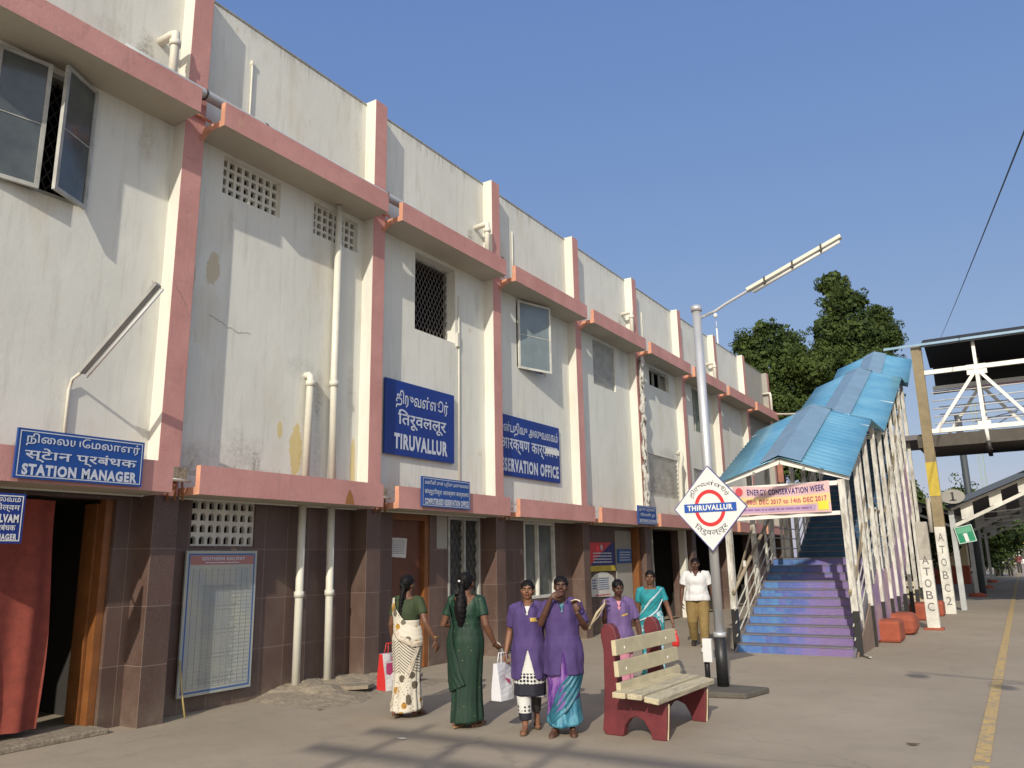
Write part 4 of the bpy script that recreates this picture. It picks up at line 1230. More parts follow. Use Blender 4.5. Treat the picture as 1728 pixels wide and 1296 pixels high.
# ============================================================ LAMP POST AND STATION DIAMOND
lp = thing('lamp_post', 'silver lamp post with black foot and a raised tube light arm on a dark slab', 'lamp post', (4.85, 5.05, 0))
b = MB(); b.prism([(-.52, -.62), (.42, -.42), (.55, .15), (-.45, .25)], lambda u, v, w: (u, v, w), 0, .07); b.build('base_slab', mat('dark_slab', (.10, .09, .075), .9, var=.3, vscale=5, bump=.5), lp, .015)
b = MB(); b.tube([(0, 0, .07), (0, 0, .68)], .076, 18, 1); b.tube([(0, 0, .68), (0, 0, .74)], .082, 18, 0); b.tube([(0, 0, .74), (0, 0, 5.16)], [.063, .063], 18, 0); b.tube([(0, 0, 5.14), (0, 0, 5.22)], .078, 18, 0)
b.build('pole', [M['alu'], M['black_paint']], lp)
MB().tube([(-.19, -.02, .06), (-.19, -.02, .5)], .035, 10).build('cable_pipe', M['black_paint'], lp)
b = MB(); b.box(-.205, -.085, -.12, -.04, .37, .66); b.box(-.225, -.205, -.10, -.06, .49, .54); b.build('junction_box', M['sign_white'], lp, .006)
MB().tube([(.05, 0, 5.04), (.28, 0, 5.10), (.42, 0, 5.17), (.72, 0, 5.29), (.80, 0, 5.33)], .022, 8).build('arm', M['alu'], lp)
b = MB(); b.bar((.74, 0, 5.31), (2.02, 0, 5.80), .10, .05); b.build('lamp_housing', M['pvc'], lp, .006)
MB().tube([(.82, -.0, 5.27), (2.00, -.0, 5.735)], .022, 10).build('tube', M['sign_white'], lp)
for t_ in (.2, .5, .8):
    b = MB(); b.box(.74 + 1.28 * t_ - .012, .74 + 1.28 * t_ + .012, -.056, .056, 5.31 + .49 * t_ - .06, 5.31 + .49 * t_ + .035)
    b.build('clip', M['iron'], lp)
MB().ellipsoid((.27, 0, 5.03), (.03, .03, .035)).build('bulb', M['sign_white'], lp)

ds = thing('station_name_diamond', 'white diamond THIRUVALLUR board with red ring and blue bar fixed on the silver post', 'sign', (4.885, 4.93, 2.345), R(0))
hw, hh = .495, .565
b = MB(); b.prism([(-hw, 0), (0, -hh), (hw, 0), (0, hh)], lambda u, v, w: (u, w, v), -.012, .012); b.build('board', M['sign_white'], ds)
b = MB()
for p, q in (((-hw, 0), (0, -hh)), ((0, -hh), (hw, 0)), ((hw, 0), (0, hh)), ((0, hh), (-hw, 0))): b.bar((p[0], 0, p[1]), (q[0], 0, q[1]), .032, .010, up=(0, 0, 1))
b.build('rim', mat('violet_edge', (.10, .09, .28), .5), ds)
b = MB(); b.raw = True; n = 48
for i in range(n):
    a, c = i / n * 6.2832, (i + 1) / n * 6.2832
    b.face([(.165 * math.cos(a), -.0142, .195 * math.sin(a)), (.212 * math.cos(a), -.0142, .245 * math.sin(a)), (.212 * math.cos(c), -.0142, .245 * math.sin(c)), (.165 * math.cos(c), -.0142, .195 * math.sin(c))])
b.build('red_ring', M['sign_red'], ds)
b = MB(); b.box(-.355, .36, -.0185, -.0125, -.052, .062); b.build('blue_bar', mat('bar_blue', (.01, .075, .36), .4), ds)
b = MB(); b.raw = True; lettering(b, 'THIRUVALLUR', -.31, .31, -.030, .042, FY(-.020), .04); b.build('lettering', M['letter_bright'], ds)
def arcw(r0, a0, a1, u0, u1, sgn):
    def w(u, v):
        a = a0 + (a1 - a0) * (u - u0) / (u1 - u0)
        r_ = r0 + v if sgn > 0 else r0 - v
        return r_ * .93 * math.cos(a), r_ * 1.06 * math.sin(a)
    return w
b = MB(); b.raw = True; lettering(b, 'திருவள்ளூர்', 0, 1, 0, .085, FY(-.0145), .0, 0, arcw(.265, R(152), R(28), 0, 1, 1)); b.build('lettering', M['black_letter'], ds)
b = MB(); b.raw = True; lettering(b, D_I + 'तरुवल्लूर', 0, 1, 0, .095, FY(-.0145), .0, 0, arcw(.355, R(222), R(318), 0, 1, -1)); b.build('lettering', M['black_letter'], ds)
b = MB()
for z in (-.28, .28): b.tube([(-.10, .01, z), (-.10, .06, z)], .01, 6); b.box(-.12, .06, .035, .045, z - .02, z + .02)
b.build('clamp', M['iron'], ds)

# ============================================================ BENCHES
def bench(name, label, group, loc, rz, L=1.52, off=.0):
    o = thing(name, label, 'bench', loc, rz, group)
    prof = [(0, 0), (.19, 0), (.215, .10), (.27, .17), (.34, .195), (.42, .165), (.475, .08), (.50, 0), (.64, 0), (.655, .14), (.665, .30), (.635, .355),
            (.22, .40), (.165, .50), (.15, .75), (.165, .93), (.135, 1.02), (.085, 1.06), (.03, 1.055), (-.01, 1.0), (-.015, .93), (.01, .80), (.005, .45), (-.01, .2), (-.03, .04)]
    for y in (.12, 1.16):
        e = MB().prism(prof, lambda u, v, w: (u, w, v), y, y + .10).build('end_frame', M['maroon'], o, .008)
        MB().bar((.648, y + .035, .005), (.672, y + .045, .33), .004, .014, up=(1, 0, 0)).build('chipped_edge', M['slat_clean'], e)
    for i, z in enumerate((.84, .64, .44)):
        b = MB(); y0 = -.02 + .01 * i
        xo = .165 + .012 * i
        b.bar((xo + .035, y0, z), (xo + .035, y0 + L, z), .048, .145, up=(-.06, 0, 1))
        s = b.build('back_slat', M['slat_clean'], o, .005)
        c = MB()
        for y in (.17, 1.21): c.ellipsoid((xo + .062, y, z - .01), (.006, .012, .016), 8, 6)
        c.build('bolt', M['sign_white'], s)
    for i, (x, w, z) in enumerate(((.30, .135, .425), (.455, .15, .42), (.62, .15, .395))):
        b = MB(); b.bar((x, -.16 + .02 * i, z), (x, -.16 + .02 * i + L - .03, z), w, .052, up=(.02 if i < 2 else .12, 0, 1))
        b.build('seat_slat', M['slat'] if i else M['slat_clean'], o, .006)
    return o
bench('bench', 'maroon bench with worn cream slats standing in the foreground before the lamp post', 'maroon benches with cream slats', (4.61, 1.93, 0), R(-1.5))
bench('bench', 'distant yellow slatted bench half hidden behind the footbridge posts', 'maroon benches with cream slats', (4.55, 21.0, 0), R(-90))

# ============================================================ TREES
def leaf_crown(name, clumps, m, parent, n, size, seed):
    rr = random.Random(seed); mb = MB(); mb.raw = True
    big = clumps; clumps = []
    for cx, cy, cz, r_ in big:       # break every mass into many small tufts so the outline is ragged
        clumps.append((cx, cy, cz, r_ * .72))
        for _ in range(int(10 + r_ * 9)):
            d = Vector((rr.gauss(0, 1), rr.gauss(0, 1), rr.gauss(0, 1))).normalized() * r_ * rr.uniform(.55, 1.02)
            clumps.append((cx + d.x, cy + d.y, cz + d.z * .92, r_ * rr.uniform(.16, .34)))
    tot = sum(c[3] ** 2 for c in big)
    for cx, cy, cz, r_ in big:       # the leafy inside of the crown
        for _ in range(int(n * .22 * r_ * r_ / tot)):
            p = Vector((rr.gauss(0, 1), rr.gauss(0, 1), rr.gauss(0, 1))).normalized() * r_ * rr.uniform(.1, .82)
            c = Vector((cx + p.x, cy + p.y, cz + p.z * .9))
            a = Vector((rr.gauss(0, 1), rr.gauss(0, 1), rr.gauss(0, 1))).normalized(); b = a.cross(Vector((rr.gauss(0, 1), rr.gauss(0, 1), .2))).normalized()
            s_ = size * rr.uniform(1.8, 2.8)
            mb.face([c - a * s_ * .5, c + b * s_ * .4, c + a * s_ * .5, c - b * s_ * .4])
    tot = sum(c[3] ** 2 for c in clumps)
    for cx, cy, cz, r_ in clumps:
        for _ in range(int(n * r_ * r_ / tot)):
            while True:
                p = Vector((rr.uniform(-1, 1), rr.uniform(-1, 1), rr.uniform(-1, 1)))
                if .25 < p.length < 1: break
            p = p.normalized() * (p.length ** .35)
            f = 1 + .35 * mn.noise(Vector((p.x * 2.1 + cx, p.y * 2.1 + cy, p.z * 2.1)))
            c = Vector((cx, cy, cz)) + Vector((p.x, p.y, p.z * .9)) * r_ * f
            nrm = (p + Vector((rr.uniform(-.8, .8), rr.uniform(-.8, .8), rr.uniform(-.5, 1)))).normalized()
            a = nrm.cross(Vector((rr.uniform(-1, 1), rr.uniform(-1, 1), .3))).normalized(); b = nrm.cross(a)
            s = size * rr.uniform(.6, 1.3)
            mb.face([c - a * s * .5, c + b * s * .3, c + a * s * .5, c - b * s * .3])
    return mb.build(name, m, parent)
def leafm(name, c1, c2):
    def f(nt, b, co):
        t = NT(nt)
        n = t.noise(co, .55, 3, .6); n2 = t.noise(co, 7, 2, .6)
        c = t.mix(t.ramp(n, .38, .64), c1, c2)
        nt.links.new(t.mix(t.math('MULTIPLY', t.ramp(n2, .4, .7), .5), c, tuple(k * 1.7 for k in c2)), b.inputs['Base Color'])
    return mat(name, c1, .75, build=f, spec=.25)
LV = leafm('dark_green_leaves', (.013, .030, .009), (.055, .080, .016))
LV2 = leafm('mid_green_leaves', (.04, .075, .018), (.09, .13, .03))
BARK = mat('bark', (.09, .07, .05), .95, var=.4, bump=.6)
def tree(name, label, base, trunk_h, clumps, n, size, m, seed, group=None):
    o = thing(name, label, 'tree', base, 0, group)
    t = MB(); t.tube([(0, 0, -.9), (.1, 0, trunk_h * .5), (0, .1, trunk_h)], [.34, .25, .16], 10)
    for c in clumps[:7]: t.tube([(0, .05, trunk_h * .75), (c[0] * .5, c[1] * .5, (trunk_h + c[2]) / 2), (c[0], c[1], c[2])], [.13, .08, .03], 6)
    t.build('trunk', BARK, o)
    leaf_crown('crown', clumps, m, o, n, size, seed)
    return o
tree('broadleaf_tree', 'lower round-topped dark green tree behind the far end of the building', (-1.2, 34, 0), 8,
     [(-.6, 0, 11.9, 1.35), (.55, .3, 12.2, 1.25), (1.3, 0, 11.0, 1.4), (-.3, 0, 10.4, 1.7), (-1.2, 0, 12.3, .75), (1.8, .5, 9.6, 1.5), (.2, 0, 8.7, 2.0), (2.1, 0, 8.0, 1.8), (-.2, -1, 6.5, 1.8), (1.8, -1, 6.0, 1.9), (0, 0, 13.0, .65), (2.4, -1, 10.3, .9)], 46000, .12, LV, 3)
tree('broadleaf_tree', 'taller dark green tree with a pointed top behind the blue footbridge roof', (2.35, 36, 0), 9,
     [(-0.51, 0, 15.3, 0.87), (-0.17, 0, 14.2, 1.15), (0.42, 0.3, 14.2, 0.74), (-0.77, 0, 12.9, 1.1), (0.34, 0, 12.6, 1.38), (1.36, 0.5, 13.2, 0.92), (1.61, 0, 12.0, 1.01), (-0.77, 0, 11.3, 1.47), (0.68, 0, 10.8, 1.56), (1.44, 0, 10.9, 0.92), (-1.61, 0, 10.2, 1.2), (-0.42, -1, 9.0, 1.84), (0.85, -1, 8.6, 1.66), (-1.95, -1, 8.2, 1.47), (-1.27, 0, 12.2, 0.55), (-1.87, 0, 11.6, 0.46)], 56000, .12, LV, 9)
grp = 'trees in a row beyond the stairs'
for i, (x, y, h, lb) in enumerate(((5.6, 56, 6.2, 'dense dark tree closing the far end of the shelter, left of the walkers'), (6.6, 63, 5.6, 'leafy tree with low branches hanging over the far platform, just left of the dark walker'), (3.6, 38, 5.2, 'dark bush-like tree in shade behind the second shelter post'), (1.5, 44, 4.6, 'leafy tree low in the gap right behind the footbridge side posts'), (4.0, 52, 4.6, 'dark shaded tree under the shelter left of its second post'), (4.5, 64, 5.0, 'leafy tree behind the third shelter post'), (4.8, 78, 5.6, 'sunlit far tree at the open end of the shelter'), (4.4, 98, 7.5, 'pale green tree farthest along the platform'))):
    tree('broadleaf_tree', lb, (x, y, 0), 2.0, [(0, 0, h * .6, h * .36), (h * .25, -.3, h * .5, h * .3), (-h * .28, 0, h * .55, h * .32), (0, 0, h * .85, h * .25), (.2, -.4, h * .3, h * .28)], 5200, .20, LV2 if i > 5 else LV, 20 + i, grp)

# ============================================================ BEYOND: masts, wires, far buildings
def mast(name, label, x, y, h, m, arm=True):
    o = thing(name, label, 'mast', (x, y, -.6))
    b = MB()
    for dx in (-.16, .16):
        for dy in (-.16, .16): b.bar((dx, dy, 0), (dx * .8, dy * .8, h), .05, .05)
    n = int(h / .5)
    for i in range(n):
        z0, z1 = i * h / n, (i + 1) * h / n
        b.bar((-.16, -.16, z0), (.16, -.16, z1), .025, .03); b.bar((.16, .16, z0), (.16, -.16, z1), .03, .025)
    b.build('lattice', m, o)
    if arm:
        c = MB(); c.tube([(0, 0, h - 1.4), (2.6, 0, h - .9)], .035, 6); c.tube([(0, 0, h - 2.4), (2.5, 0, h - 1.0)], .035, 6); c.build('cantilever', M['iron'], o)
        c = MB(); c.tube([(.35, 0, h - 1.33), (.75, 0, h - 1.26)], .07, 8); c.build('insulator', mat('insulator', (.12, .03, .04), .4), o)
    return o
LAT = mat('pale_green_steel', (.28, .36, .32), .6, var=.2)
mast('overhead_line_mast', 'pale green lattice mast rising behind the oval sign', 6.75, 57, 12.5, LAT)
mast('overhead_line_mast', 'thin far lattice mast carrying wires right of the green one', 10.6, 78, 9.2, LAT)
cm = thing('signal_post', 'dark round post standing behind the oval platform sign', 'post', (6.72, 33.6, 0))
MB().tube([(0, 0, -.6), (0, 0, 7.6)], .14, 10).build('shaft', mat('slate_post', (.05, .06, .07), .6), cm)
def wire(name, label, a, b, sag, r=.012):
    a = Vector(a); b = Vector(b); pts = []
    for i in range(25):
        t = i / 24; p = a.lerp(b, t); p.z -= sag * 4 * t * (1 - t); pts.append(p)
    w = MB(); w.tube(pts, r, 5)
    tag(w.build(name, M['iron']), label, 'wire')
wire('overhead_wire', 'thin black wire crossing the open sky from the footbridge roof to the right edge', (4.18, 78, 21.41), (9.61, 4.86, 7.75), .10, .016)
wire('overhead_wire', 'upper far track wire right of the lattice mast', (6.9, 57, 9.9), (18, 59, 10.1), .2, .03)
wire('overhead_wire', 'lower thick track wire just above the shelter fascia', (6.75, 57, 8.3), (18, 58, 9.2), .05, .035)
wire('overhead_wire', 'slanting wire dropping from the bridge lamp towards the mast', (8.0, 21.0, 4.6), (6.75, 57, 9.4), .3, .015)
w = MB(); pts = []
for i in range(20):
    t = i / 19; pts.append((.12 + 3.5 * t, 28.5 - 4.0 * t, 7.62 - .7 * math.sin(t * 1.9) + .25 * t))
w.tube(pts, .045, 8)
tag(w.build('hose', M['pvc']), 'sagging white hose from the building corner to the blue roof', 'hose')
an = MB(); an.tube([(-.9, 24.8, 9.3), (-.9, 24.8, 10.7)], .035, 8); an.tube([(-.9, 24.8, 10.7), (-.9, 24.8, 11.0)], .012, 6)
tag(an.build('roof_rod', M['sign_white']), 'short white rod standing up behind the far parapet', 'rod')
# far platform end
def house(name, label, x, y, w, d, h, m, roofm):
    o = thing(name, label, 'building', (x, y, -.6))
    MB().box(-w / 2, w / 2, 0, d, 0, h).build('walls', m, o)
    MB().box(-w / 2 - .2, w / 2 + .2, -.2, d + .2, h, h + .15).build('roof', roofm, o)
    for i in range(3):
        f = MB().box(-w / 2 + w * (i + .35) / 3.2, -w / 2 + w * (i + .7) / 3.2, -.06, .04, h * .35, h * .7).build('window', M['iron'], o)
    return o
house('far_building', 'low white building at the end of the platform', 6.9, 135, 4.5, 6, 3.6, M['sign_white'], M['roof_dark'])
yb = thing('far_yellow_board', 'bright yellow board at the far end of the platform', 'sign', (8.35, 112, 0))
MB().box(-1.1, 1.3, -.05, .05, 2.2, 3.6).build('board', mat('far_yellow', (.62, .42, .03), .6), yb)
b = MB(); b.box(-1.0, -.9, -.05, .05, 0, 2.2); b.box(1.1, 1.2, -.05, .05, 0, 2.2); b.build('leg', M['conc'], yb)
ks = thing('platform_stall', 'small red and cream stall in the shade left of the second shelter post', 'stall', (4.6, 46, 0))
MB().box(-1.1, 1.1, 0, 1.6, 0, 1.0).build('counter', M['red_block'], ks)
MB().box(-1.1, 1.1, 0, 1.6, 1.0, 2.2).build('upper', mat('stall_cream', (.5, .42, .26), .7), ks)
MB().box(-1.3, 1.3, -.3, 1.8, 2.2, 2.3).build('roof', M['roof_dark'], ks)

# ============================================================ PEOPLE
def remesh(mb, name, mats, parent, voxel=.0055, smooth=4, folds=None, keep=None):
    me = mb.mesh(name + '_src', mats)
    o = bpy.data.objects.new(name, me); COL.objects.link(o)
    md = o.modifiers.new('r', 'REMESH'); md.mode = 'VOXEL'; md.voxel_size = voxel; md.adaptivity = 0; md.use_smooth_shade = True
    if smooth:
        m2 = o.modifiers.new('s', 'SMOOTH'); m2.factor = .5; m2.iterations = smooth
    dg = bpy.context.evaluated_depsgraph_get()
    new = bpy.data.meshes.new_from_object(o.evaluated_get(dg))
    bpy.data.objects.remove(o); bpy.data.meshes.remove(me)
    bm = bmesh.new(); bm.from_mesh(new)
    if folds:
        bm.normal_update()
        for v in bm.verts: v.co += v.normal * folds(v.co)
    if keep:
        bmesh.ops.delete(bm, geom=[f for f in bm.faces if not keep(f.calc_center_median())], context='FACES')
        bv = [v for v in bm.verts if v.is_boundary]
        for _ in range(8): bmesh.ops.smooth_vert(bm, verts=bv, factor=.5, use_axis_x=True, use_axis_y=True, use_axis_z=True)
    bm.to_mesh(new); bm.free()
    for p in new.polygons: p.use_smooth = True
    if len(new.materials) == 0: new.materials.append(mats if not isinstance(mats, list) else mats[0])
    new.name = name
    o = bpy.data.objects.new(name, new); COL.objects.link(o)
    if parent: o.parent = parent
    return o

def hand(mb, W_, d, n, side, curl, k=1.0):
    d = Vector(d).normalized(); n = Vector(n); n = (n - d * n.dot(d)).normalized()
    s = d.cross(n) * side          # towards the little finger
    rot = Matrix((s, d, n)).transposed()
    W_ = Vector(W_)
    mb.ellipsoid(W_ + d * .045 * k, (.036 * k, .052 * k, .017 * k), 12, 8, rot=rot)
    for i, (L, o_) in enumerate(((.066, -.027), (.075, -.009), (.070, .009), (.054, .026))):
        b = W_ + d * .082 * k + s * o_ * k
        spread = s * (o_ * .55)
        c1 = curl * (.5 + .08 * i); c2 = curl * (1.15 + .1 * i); c3 = curl * (1.7 + .1 * i)
        p1 = b + (d * math.cos(c1) + n * math.sin(c1) + spread * 8) .normalized() * L * .42 * k
        p2 = p1 + (d * math.cos(c2) + n * math.sin(c2) + spread * 6).normalized() * L * .33 * k
        p3 = p2 + (d * math.cos(c3) + n * math.sin(c3)).normalized() * L * .27 * k
        mb.tube([b - d * .02 * k, b, p1, p2, p3], [.0095 * k, .0095 * k, .0088 * k, .008 * k, .0062 * k], 8)
    b = W_ + d * .022 * k - s * .028 * k
    p1 = b + (d * .62 - s * .68 + n * .3).normalized() * .034 * k
    p2 = p1 + (d * .9 - s * .25 + n * (.2 + curl * .5)).normalized() * .030 * k
    p3 = p2 + (d * .9 + s * .05 + n * (.3 + curl * .7)).normalized() * .022 * k
    mb.tube([W_ + d * .01, b, p1, p2, p3], [.014 * k, .0135 * k, .0105 * k, .0095 * k, .0075 * k], 8)

SKIN = [mat('skin_brown', (.135, .062, .036), .5, var=.12, vscale=9, spec=.4), mat('skin_dark_brown', (.085, .038, .024), .5, var=.12, vscale=9, spec=.4), mat('skin_mid_brown', (.20, .092, .052), .5, var=.12, vscale=9, spec=.4)]
def hairf(nt, b, co):
    t = NT(nt)
    nt.links.new(t.bump(t.noise(t.mapping(co, (60, 60, 9)), 2, 4, .6), .5, .004), b.inputs['Normal'])
HAIR = mat('black_hair', (.006, .005, .006), .55, spec=.15, build=hairf)
EYEW = mat('eye_white', (.30, .27, .24), .4); EYEB = mat('eye_dark', (.01, .008, .008), .2)
LIP = mat('lip', (.12, .035, .03), .5)

PROF = [(0.0, .185, .155), (.06, .19, .16), (.30, .165, .14), (.45, .16, .135), (.65, .168, .135), (.80, .182, .138), (.88, .182, .14), (.96, .165, .125), (1.03, .142, .112), (1.10, .142, .112), (1.18, .155, .122), (1.25, .165, .118), (1.31, .165, .095), (1.345, .12, .075), (1.38, .062, .058)]
def prof(z):
    for (z0, a0, b0), (z1, a1, b1) in zip(PROF, PROF[1:]):
        if z <= z1:
            t = max(0, (z - z0) / (z1 - z0)); t = t * t * (3 - 2 * t)
            return a0 + (a1 - a0) * t, b0 + (b1 - b0) * t
    return PROF[-1][1:]

def make_person(label, group, loc, face, H, skin, P):
    """1.6 m tall template scaled to H. faces +Y locally. P holds pose and dress"""
    o = thing('person', label, 'person', loc, face, group)
    k = H / 1.6
    o.scale = (k * P.get('wide', 1), k * P.get('wide', 1), k)
    mb = MB()
    # torso
    mb.ellipsoid((0, 0, .88), (.150, .115, .13)); mb.ellipsoid((0, 0, 1.02), (.122, .098, .15)); mb.ellipsoid((0, 0, 1.19), (.142, .102, .16))
    if not P.get('male'):
        for s in (-1, 1): mb.ellipsoid((s * .065, .07, 1.19), (.055, .055, .055))
    mb.tube([(-.15, 0, 1.292), (-.08, 0, 1.316), (.08, 0, 1.316), (.15, 0, 1.292)], [.046, .046, .046, .046], 12)
    HR = Matrix.Rotation(R(P.get('hyaw', 0)), 3, 'Z') @ Matrix.Rotation(R(P.get('hpitch', 0)), 3, 'X') @ Matrix.Rotation(R(P.get('hroll', 0)), 3, 'Y')
    hc = Vector((0, .012, 1.395))
    def hp(x, y, z): return hc + HR @ (Vector((x, y, z)) - hc)
    mb.tube([(0, -.01, 1.30), hp(0, 0, 1.44)], [.056, .046], 14)
    def he(c, r): mb.ellipsoid(hp(*c), r, 18, 12, rot=HR)
    he((0, -.004, 1.515), (.072, .088, .085)); he((0, .030, 1.465), (.058, .055, .068)); he((0, .045, 1.425), (.034, .034, .028))
    he((0, .066, 1.53), (.045, .018, .022)); he((0, .078, 1.452), (.026, .014, .017))
    for s in (-1, 1):
        he((s * .036, .058, 1.475), (.022, .024, .026)); he((s * .072, .0, 1.488), (.010, .020, .030))
    mb.tube([hp(0, .080, 1.520), hp(0, .098, 1.492), hp(0, .103, 1.478)], [.009, .012, .013], 8)
    mb.ellipsoid(hp(.012, .088, 1.475), (.009, .010, .008), rot=HR); mb.ellipsoid(hp(-.012, .088, 1.475), (.009, .010, .008), rot=HR)
    arms = P['arms']
    for sd in ('R', 'L'):
        s = 1 if sd == 'R' else -1
        el, wr, hd, pn, cu = arms[sd]
        sh_ = Vector((s * .165, 0, 1.295))
        el = Vector(el); wr = Vector(wr)
        mb.tube([sh_ + Vector((-s * .02, 0, .012)), sh_, sh_.lerp(el, .5), el, el.lerp(wr, .35), wr], [.046, .048, .043, .036, .037, .023], 12)
        hand(mb, wr, hd, pn, s, cu)
    legs = P['legs']
    for sd in ('R', 'L'):
        s = 1 if sd == 'R' else -1
        kn, an, toe = legs[sd]
        hp_ = Vector((s * .085, 0, .84)); kn = Vector(kn); an = Vector(an); toe = Vector(toe)
        mb.tube([hp_, hp_.lerp(kn, .5), kn, kn.lerp(an, .3), an], [.085, .072, .052, .052, .034], 14)
        d = (toe - an); d.z = 0; d.normalize()
        heel = an - d * .035; heel.z = max(.022, an.z - .055)
        rot = Matrix((Vector((d.y, -d.x, 0)), d, Vector((0, 0, 1)))).transposed()
        mb.ellipsoid(heel, (.028, .034, .026), 12, 8, rot=rot)
        mid = heel.lerp(toe, .55)
        mb.tube([heel, an + d * .03 - Vector((0, 0, .02)), mid + Vector((0, 0, .018)), toe - d * .02], [.028, .034, .030, .022], 12)
        mb.ellipsoid(toe - d * .045, (.040, .050, .017), 12, 8, rot=rot)
        sx = Vector((d.y, -d.x, 0))
        for q in range(5):
            tp_ = toe - d * (.012 + .007 * abs(q - 1)) + sx * s * (-.028 + .014 * q)
            mb.ellipsoid(tp_, (.008, .014, .008), 8, 6, rot=rot)
    remesh(mb, 'body', SKIN[skin], o, .0058, 3)
    # face
    for s in (-1, 1):
        e = MB(); e.ellipsoid(hp(s * .030, .0735, 1.503), (.0135, .008, .0058), 12, 8, rot=HR); e = e.build('eye', EYEW, o)
        MB().ellipsoid(hp(s * .030, .0795, 1.503), (.0065, .0035, .0068), 10, 6, rot=HR).build('iris', EYEB, e)
        MB().tube([hp(s * .012, .088, 1.520), hp(s * .030, .089, 1.527), hp(s * .050, .078, 1.521)], [.0030, .0042, .0022], 6).build('eyebrow', HAIR, o)
    MB().tube([hp(-.024, .083, 1.450), hp(-.008, .0925, 1.4535), hp(.008, .0925, 1.4535), hp(.024, .083, 1.450)], [.003, .0075, .0075, .003], 8).build('lips', LIP, o)
    # hair
    h = MB()
    hst = P.get('hair', 'bun')
    if hst == 'male':
        h.ellipsoid(hp(0, -.012, 1.528), (.078, .092, .084), 20, 14, rot=HR)
        keep = lambda c: (HR.transposed() @ (c - hc)).z + 1.395 > 1.512 - .35 * ((HR.transposed() @ (c - hc)).y) * 1.0 + max(0, (HR.transposed() @ (c - hc)).y - .02) * .9
    else:
        h.ellipsoid(hp(0, -.014, 1.527), (.081, .096, .088), 20, 14, rot=HR); h.ellipsoid(hp(0, -.045, 1.475), (.066, .055, .06), 16, 10, rot=HR)
        keep = lambda c: (lambda q: q.z + 1.395 > 1.462 + max(0, q.y + .01) * .92 - (.06 if q.y < -.03 else 0))(HR.transposed() @ (c - hc))
    ho = remesh(h, 'hair', HAIR, o, .006, 2, folds=lambda c: .006 * mn.noise(Vector((c.x * 60, c.y * 16, c.z * 20))) + .004 * mn.noise(c * 40), keep=keep)
    if hst == 'bun': remesh(MB().ellipsoid(hp(.0, -.105, 1.475), (.045, .035, .045)), 'hair_bun', HAIR, ho, .006, 1)
    if hst in ('plait', 'ponytail'):
        b = MB(); n = 26; pts = []; rs = []
        L_ = P.get('plait', .42)
        for i in range(n):
            t = i / (n - 1)
            z = 1.48 - L_ * t
            y = -.085 - .055 * math.sin(min(1, t * 1.6) * 1.57) + .02 * t
            pts.append(Vector((P.get('px', 0) * t + .006 * math.sin(i * 2.1), y, z)))
            rs.append((.026 - .006 * t + (.006 if i % 2 else 0)) if hst == 'plait' else (.03 if t < .1 else .022 + .045 * math.sin(max(0, t - .1) * 3.3) ** 1.2))
        b.tube(pts, rs, 12)
        b.ellipsoid(hp(0, -.095, 1.49), (.036, .03, .04))
        remesh(b, 'plait', HAIR, ho, .006, 1, folds=lambda c: .003 * mn.noise(Vector((c.x * 60, c.y * 60, c.z * 18))))
    return o, hp

def skirt(o, m, name='sari_skirt', z0=.07, z1=1.09, back=(0, 0), pleat=.010, np_=15, off=.012, wide=1.0, seed=1, hem=0.0, sway=0.0, taper=1.0, lean=(0, 0), stride=.22):
    rr = random.Random(seed); ph = rr.random() * 6
    rings = []; N = 96; K = 44
    for i in range(K + 1):
        t = i / K; z = z0 + (z1 - z0) * t
        rx, ry = prof(z); f = 1 - t
        a = pleat * (f ** .8)
        row = []
        tp = 1 + (taper - 1) * f
        for j in range(N):
            th = 2 * math.pi * j / N
            w = a * math.sin(np_ * th + ph + 1.2 * math.sin(2 * th) + sway * f * 4) * (.6 + .6 * math.sin(th * 3 + ph)) + .012 * f * mn.noise(Vector((math.cos(th) * 2, math.sin(th) * 2, z * 3 + seed)))
            r1 = (rx * wide * tp + off + w); r2 = (ry * wide * tp * (1 + stride * f) + off + w)
            zz = z + hem * math.cos(th - 1.2) * f * f
            row.append((r1 * math.cos(th) + lean[0] * f * f + back[0] * f, r2 * math.sin(th) + lean[1] * f * f + back[1] * f, zz))
        rings.append(row)
    b = MB(); b.raw = False
    b.loft(rings)
    return b.build(name, m, o)

def blouse(o, m, arms, name='blouse', z0=1.02, zt=1.33, sleeve=.5, off=.010, neck=None, voxel=.008, folds=.004, extra=None, keep=None, wide=1.0, sr=.052):
    b = MB(); rings = []
    N = 40
    K = 14
    for i in range(K + 1):
        z = z0 + (zt - z0) * i / K
        rx, ry = prof(z)
        if z > 1.20: rx = max(rx, .165 if z < 1.31 else .15)
        by = .022 * math.exp(-((z - 1.19) / .06) ** 2)
        rings.append([((rx * wide + off) * math.cos(2 * math.pi * j / N), (ry * wide + off + by * max(0, math.sin(2 * math.pi * j / N))) * math.sin(2 * math.pi * j / N), z) for j in range(N)])
    b.loft(rings)
    for sd in ('R', 'L'):
        s = 1 if sd == 'R' else -1
        el = Vector(arms[sd][0]); wr = Vector(arms[sd][1]); sh_ = Vector((s * .162, 0, 1.30))
        if sleeve <= 1: e = sh_.lerp(el, sleeve); pts = [(s * .09, 0, 1.325), sh_ + Vector((s * .004, 0, .012)), sh_.lerp(e, .5), e]; rs = [.05, sr + .008, sr + .004, sr]
        else: e = el.lerp(wr, sleeve - 1); pts = [(s * .09, 0, 1.325), sh_ + Vector((s * .004, 0, .012)), sh_.lerp(el, .5), el, e]; rs = [.05, sr + .008, sr + .004, sr - .002, sr - .004]
        b.tube(pts, rs, 16)
    if extra: extra(b)
    return remesh(b, name, m, o, voxel, 4, folds=(lambda c: folds * mn.noise(Vector((c.x * 14, c.y * 14, c.z * 7))) * 2.2) if folds else None, keep=keep)

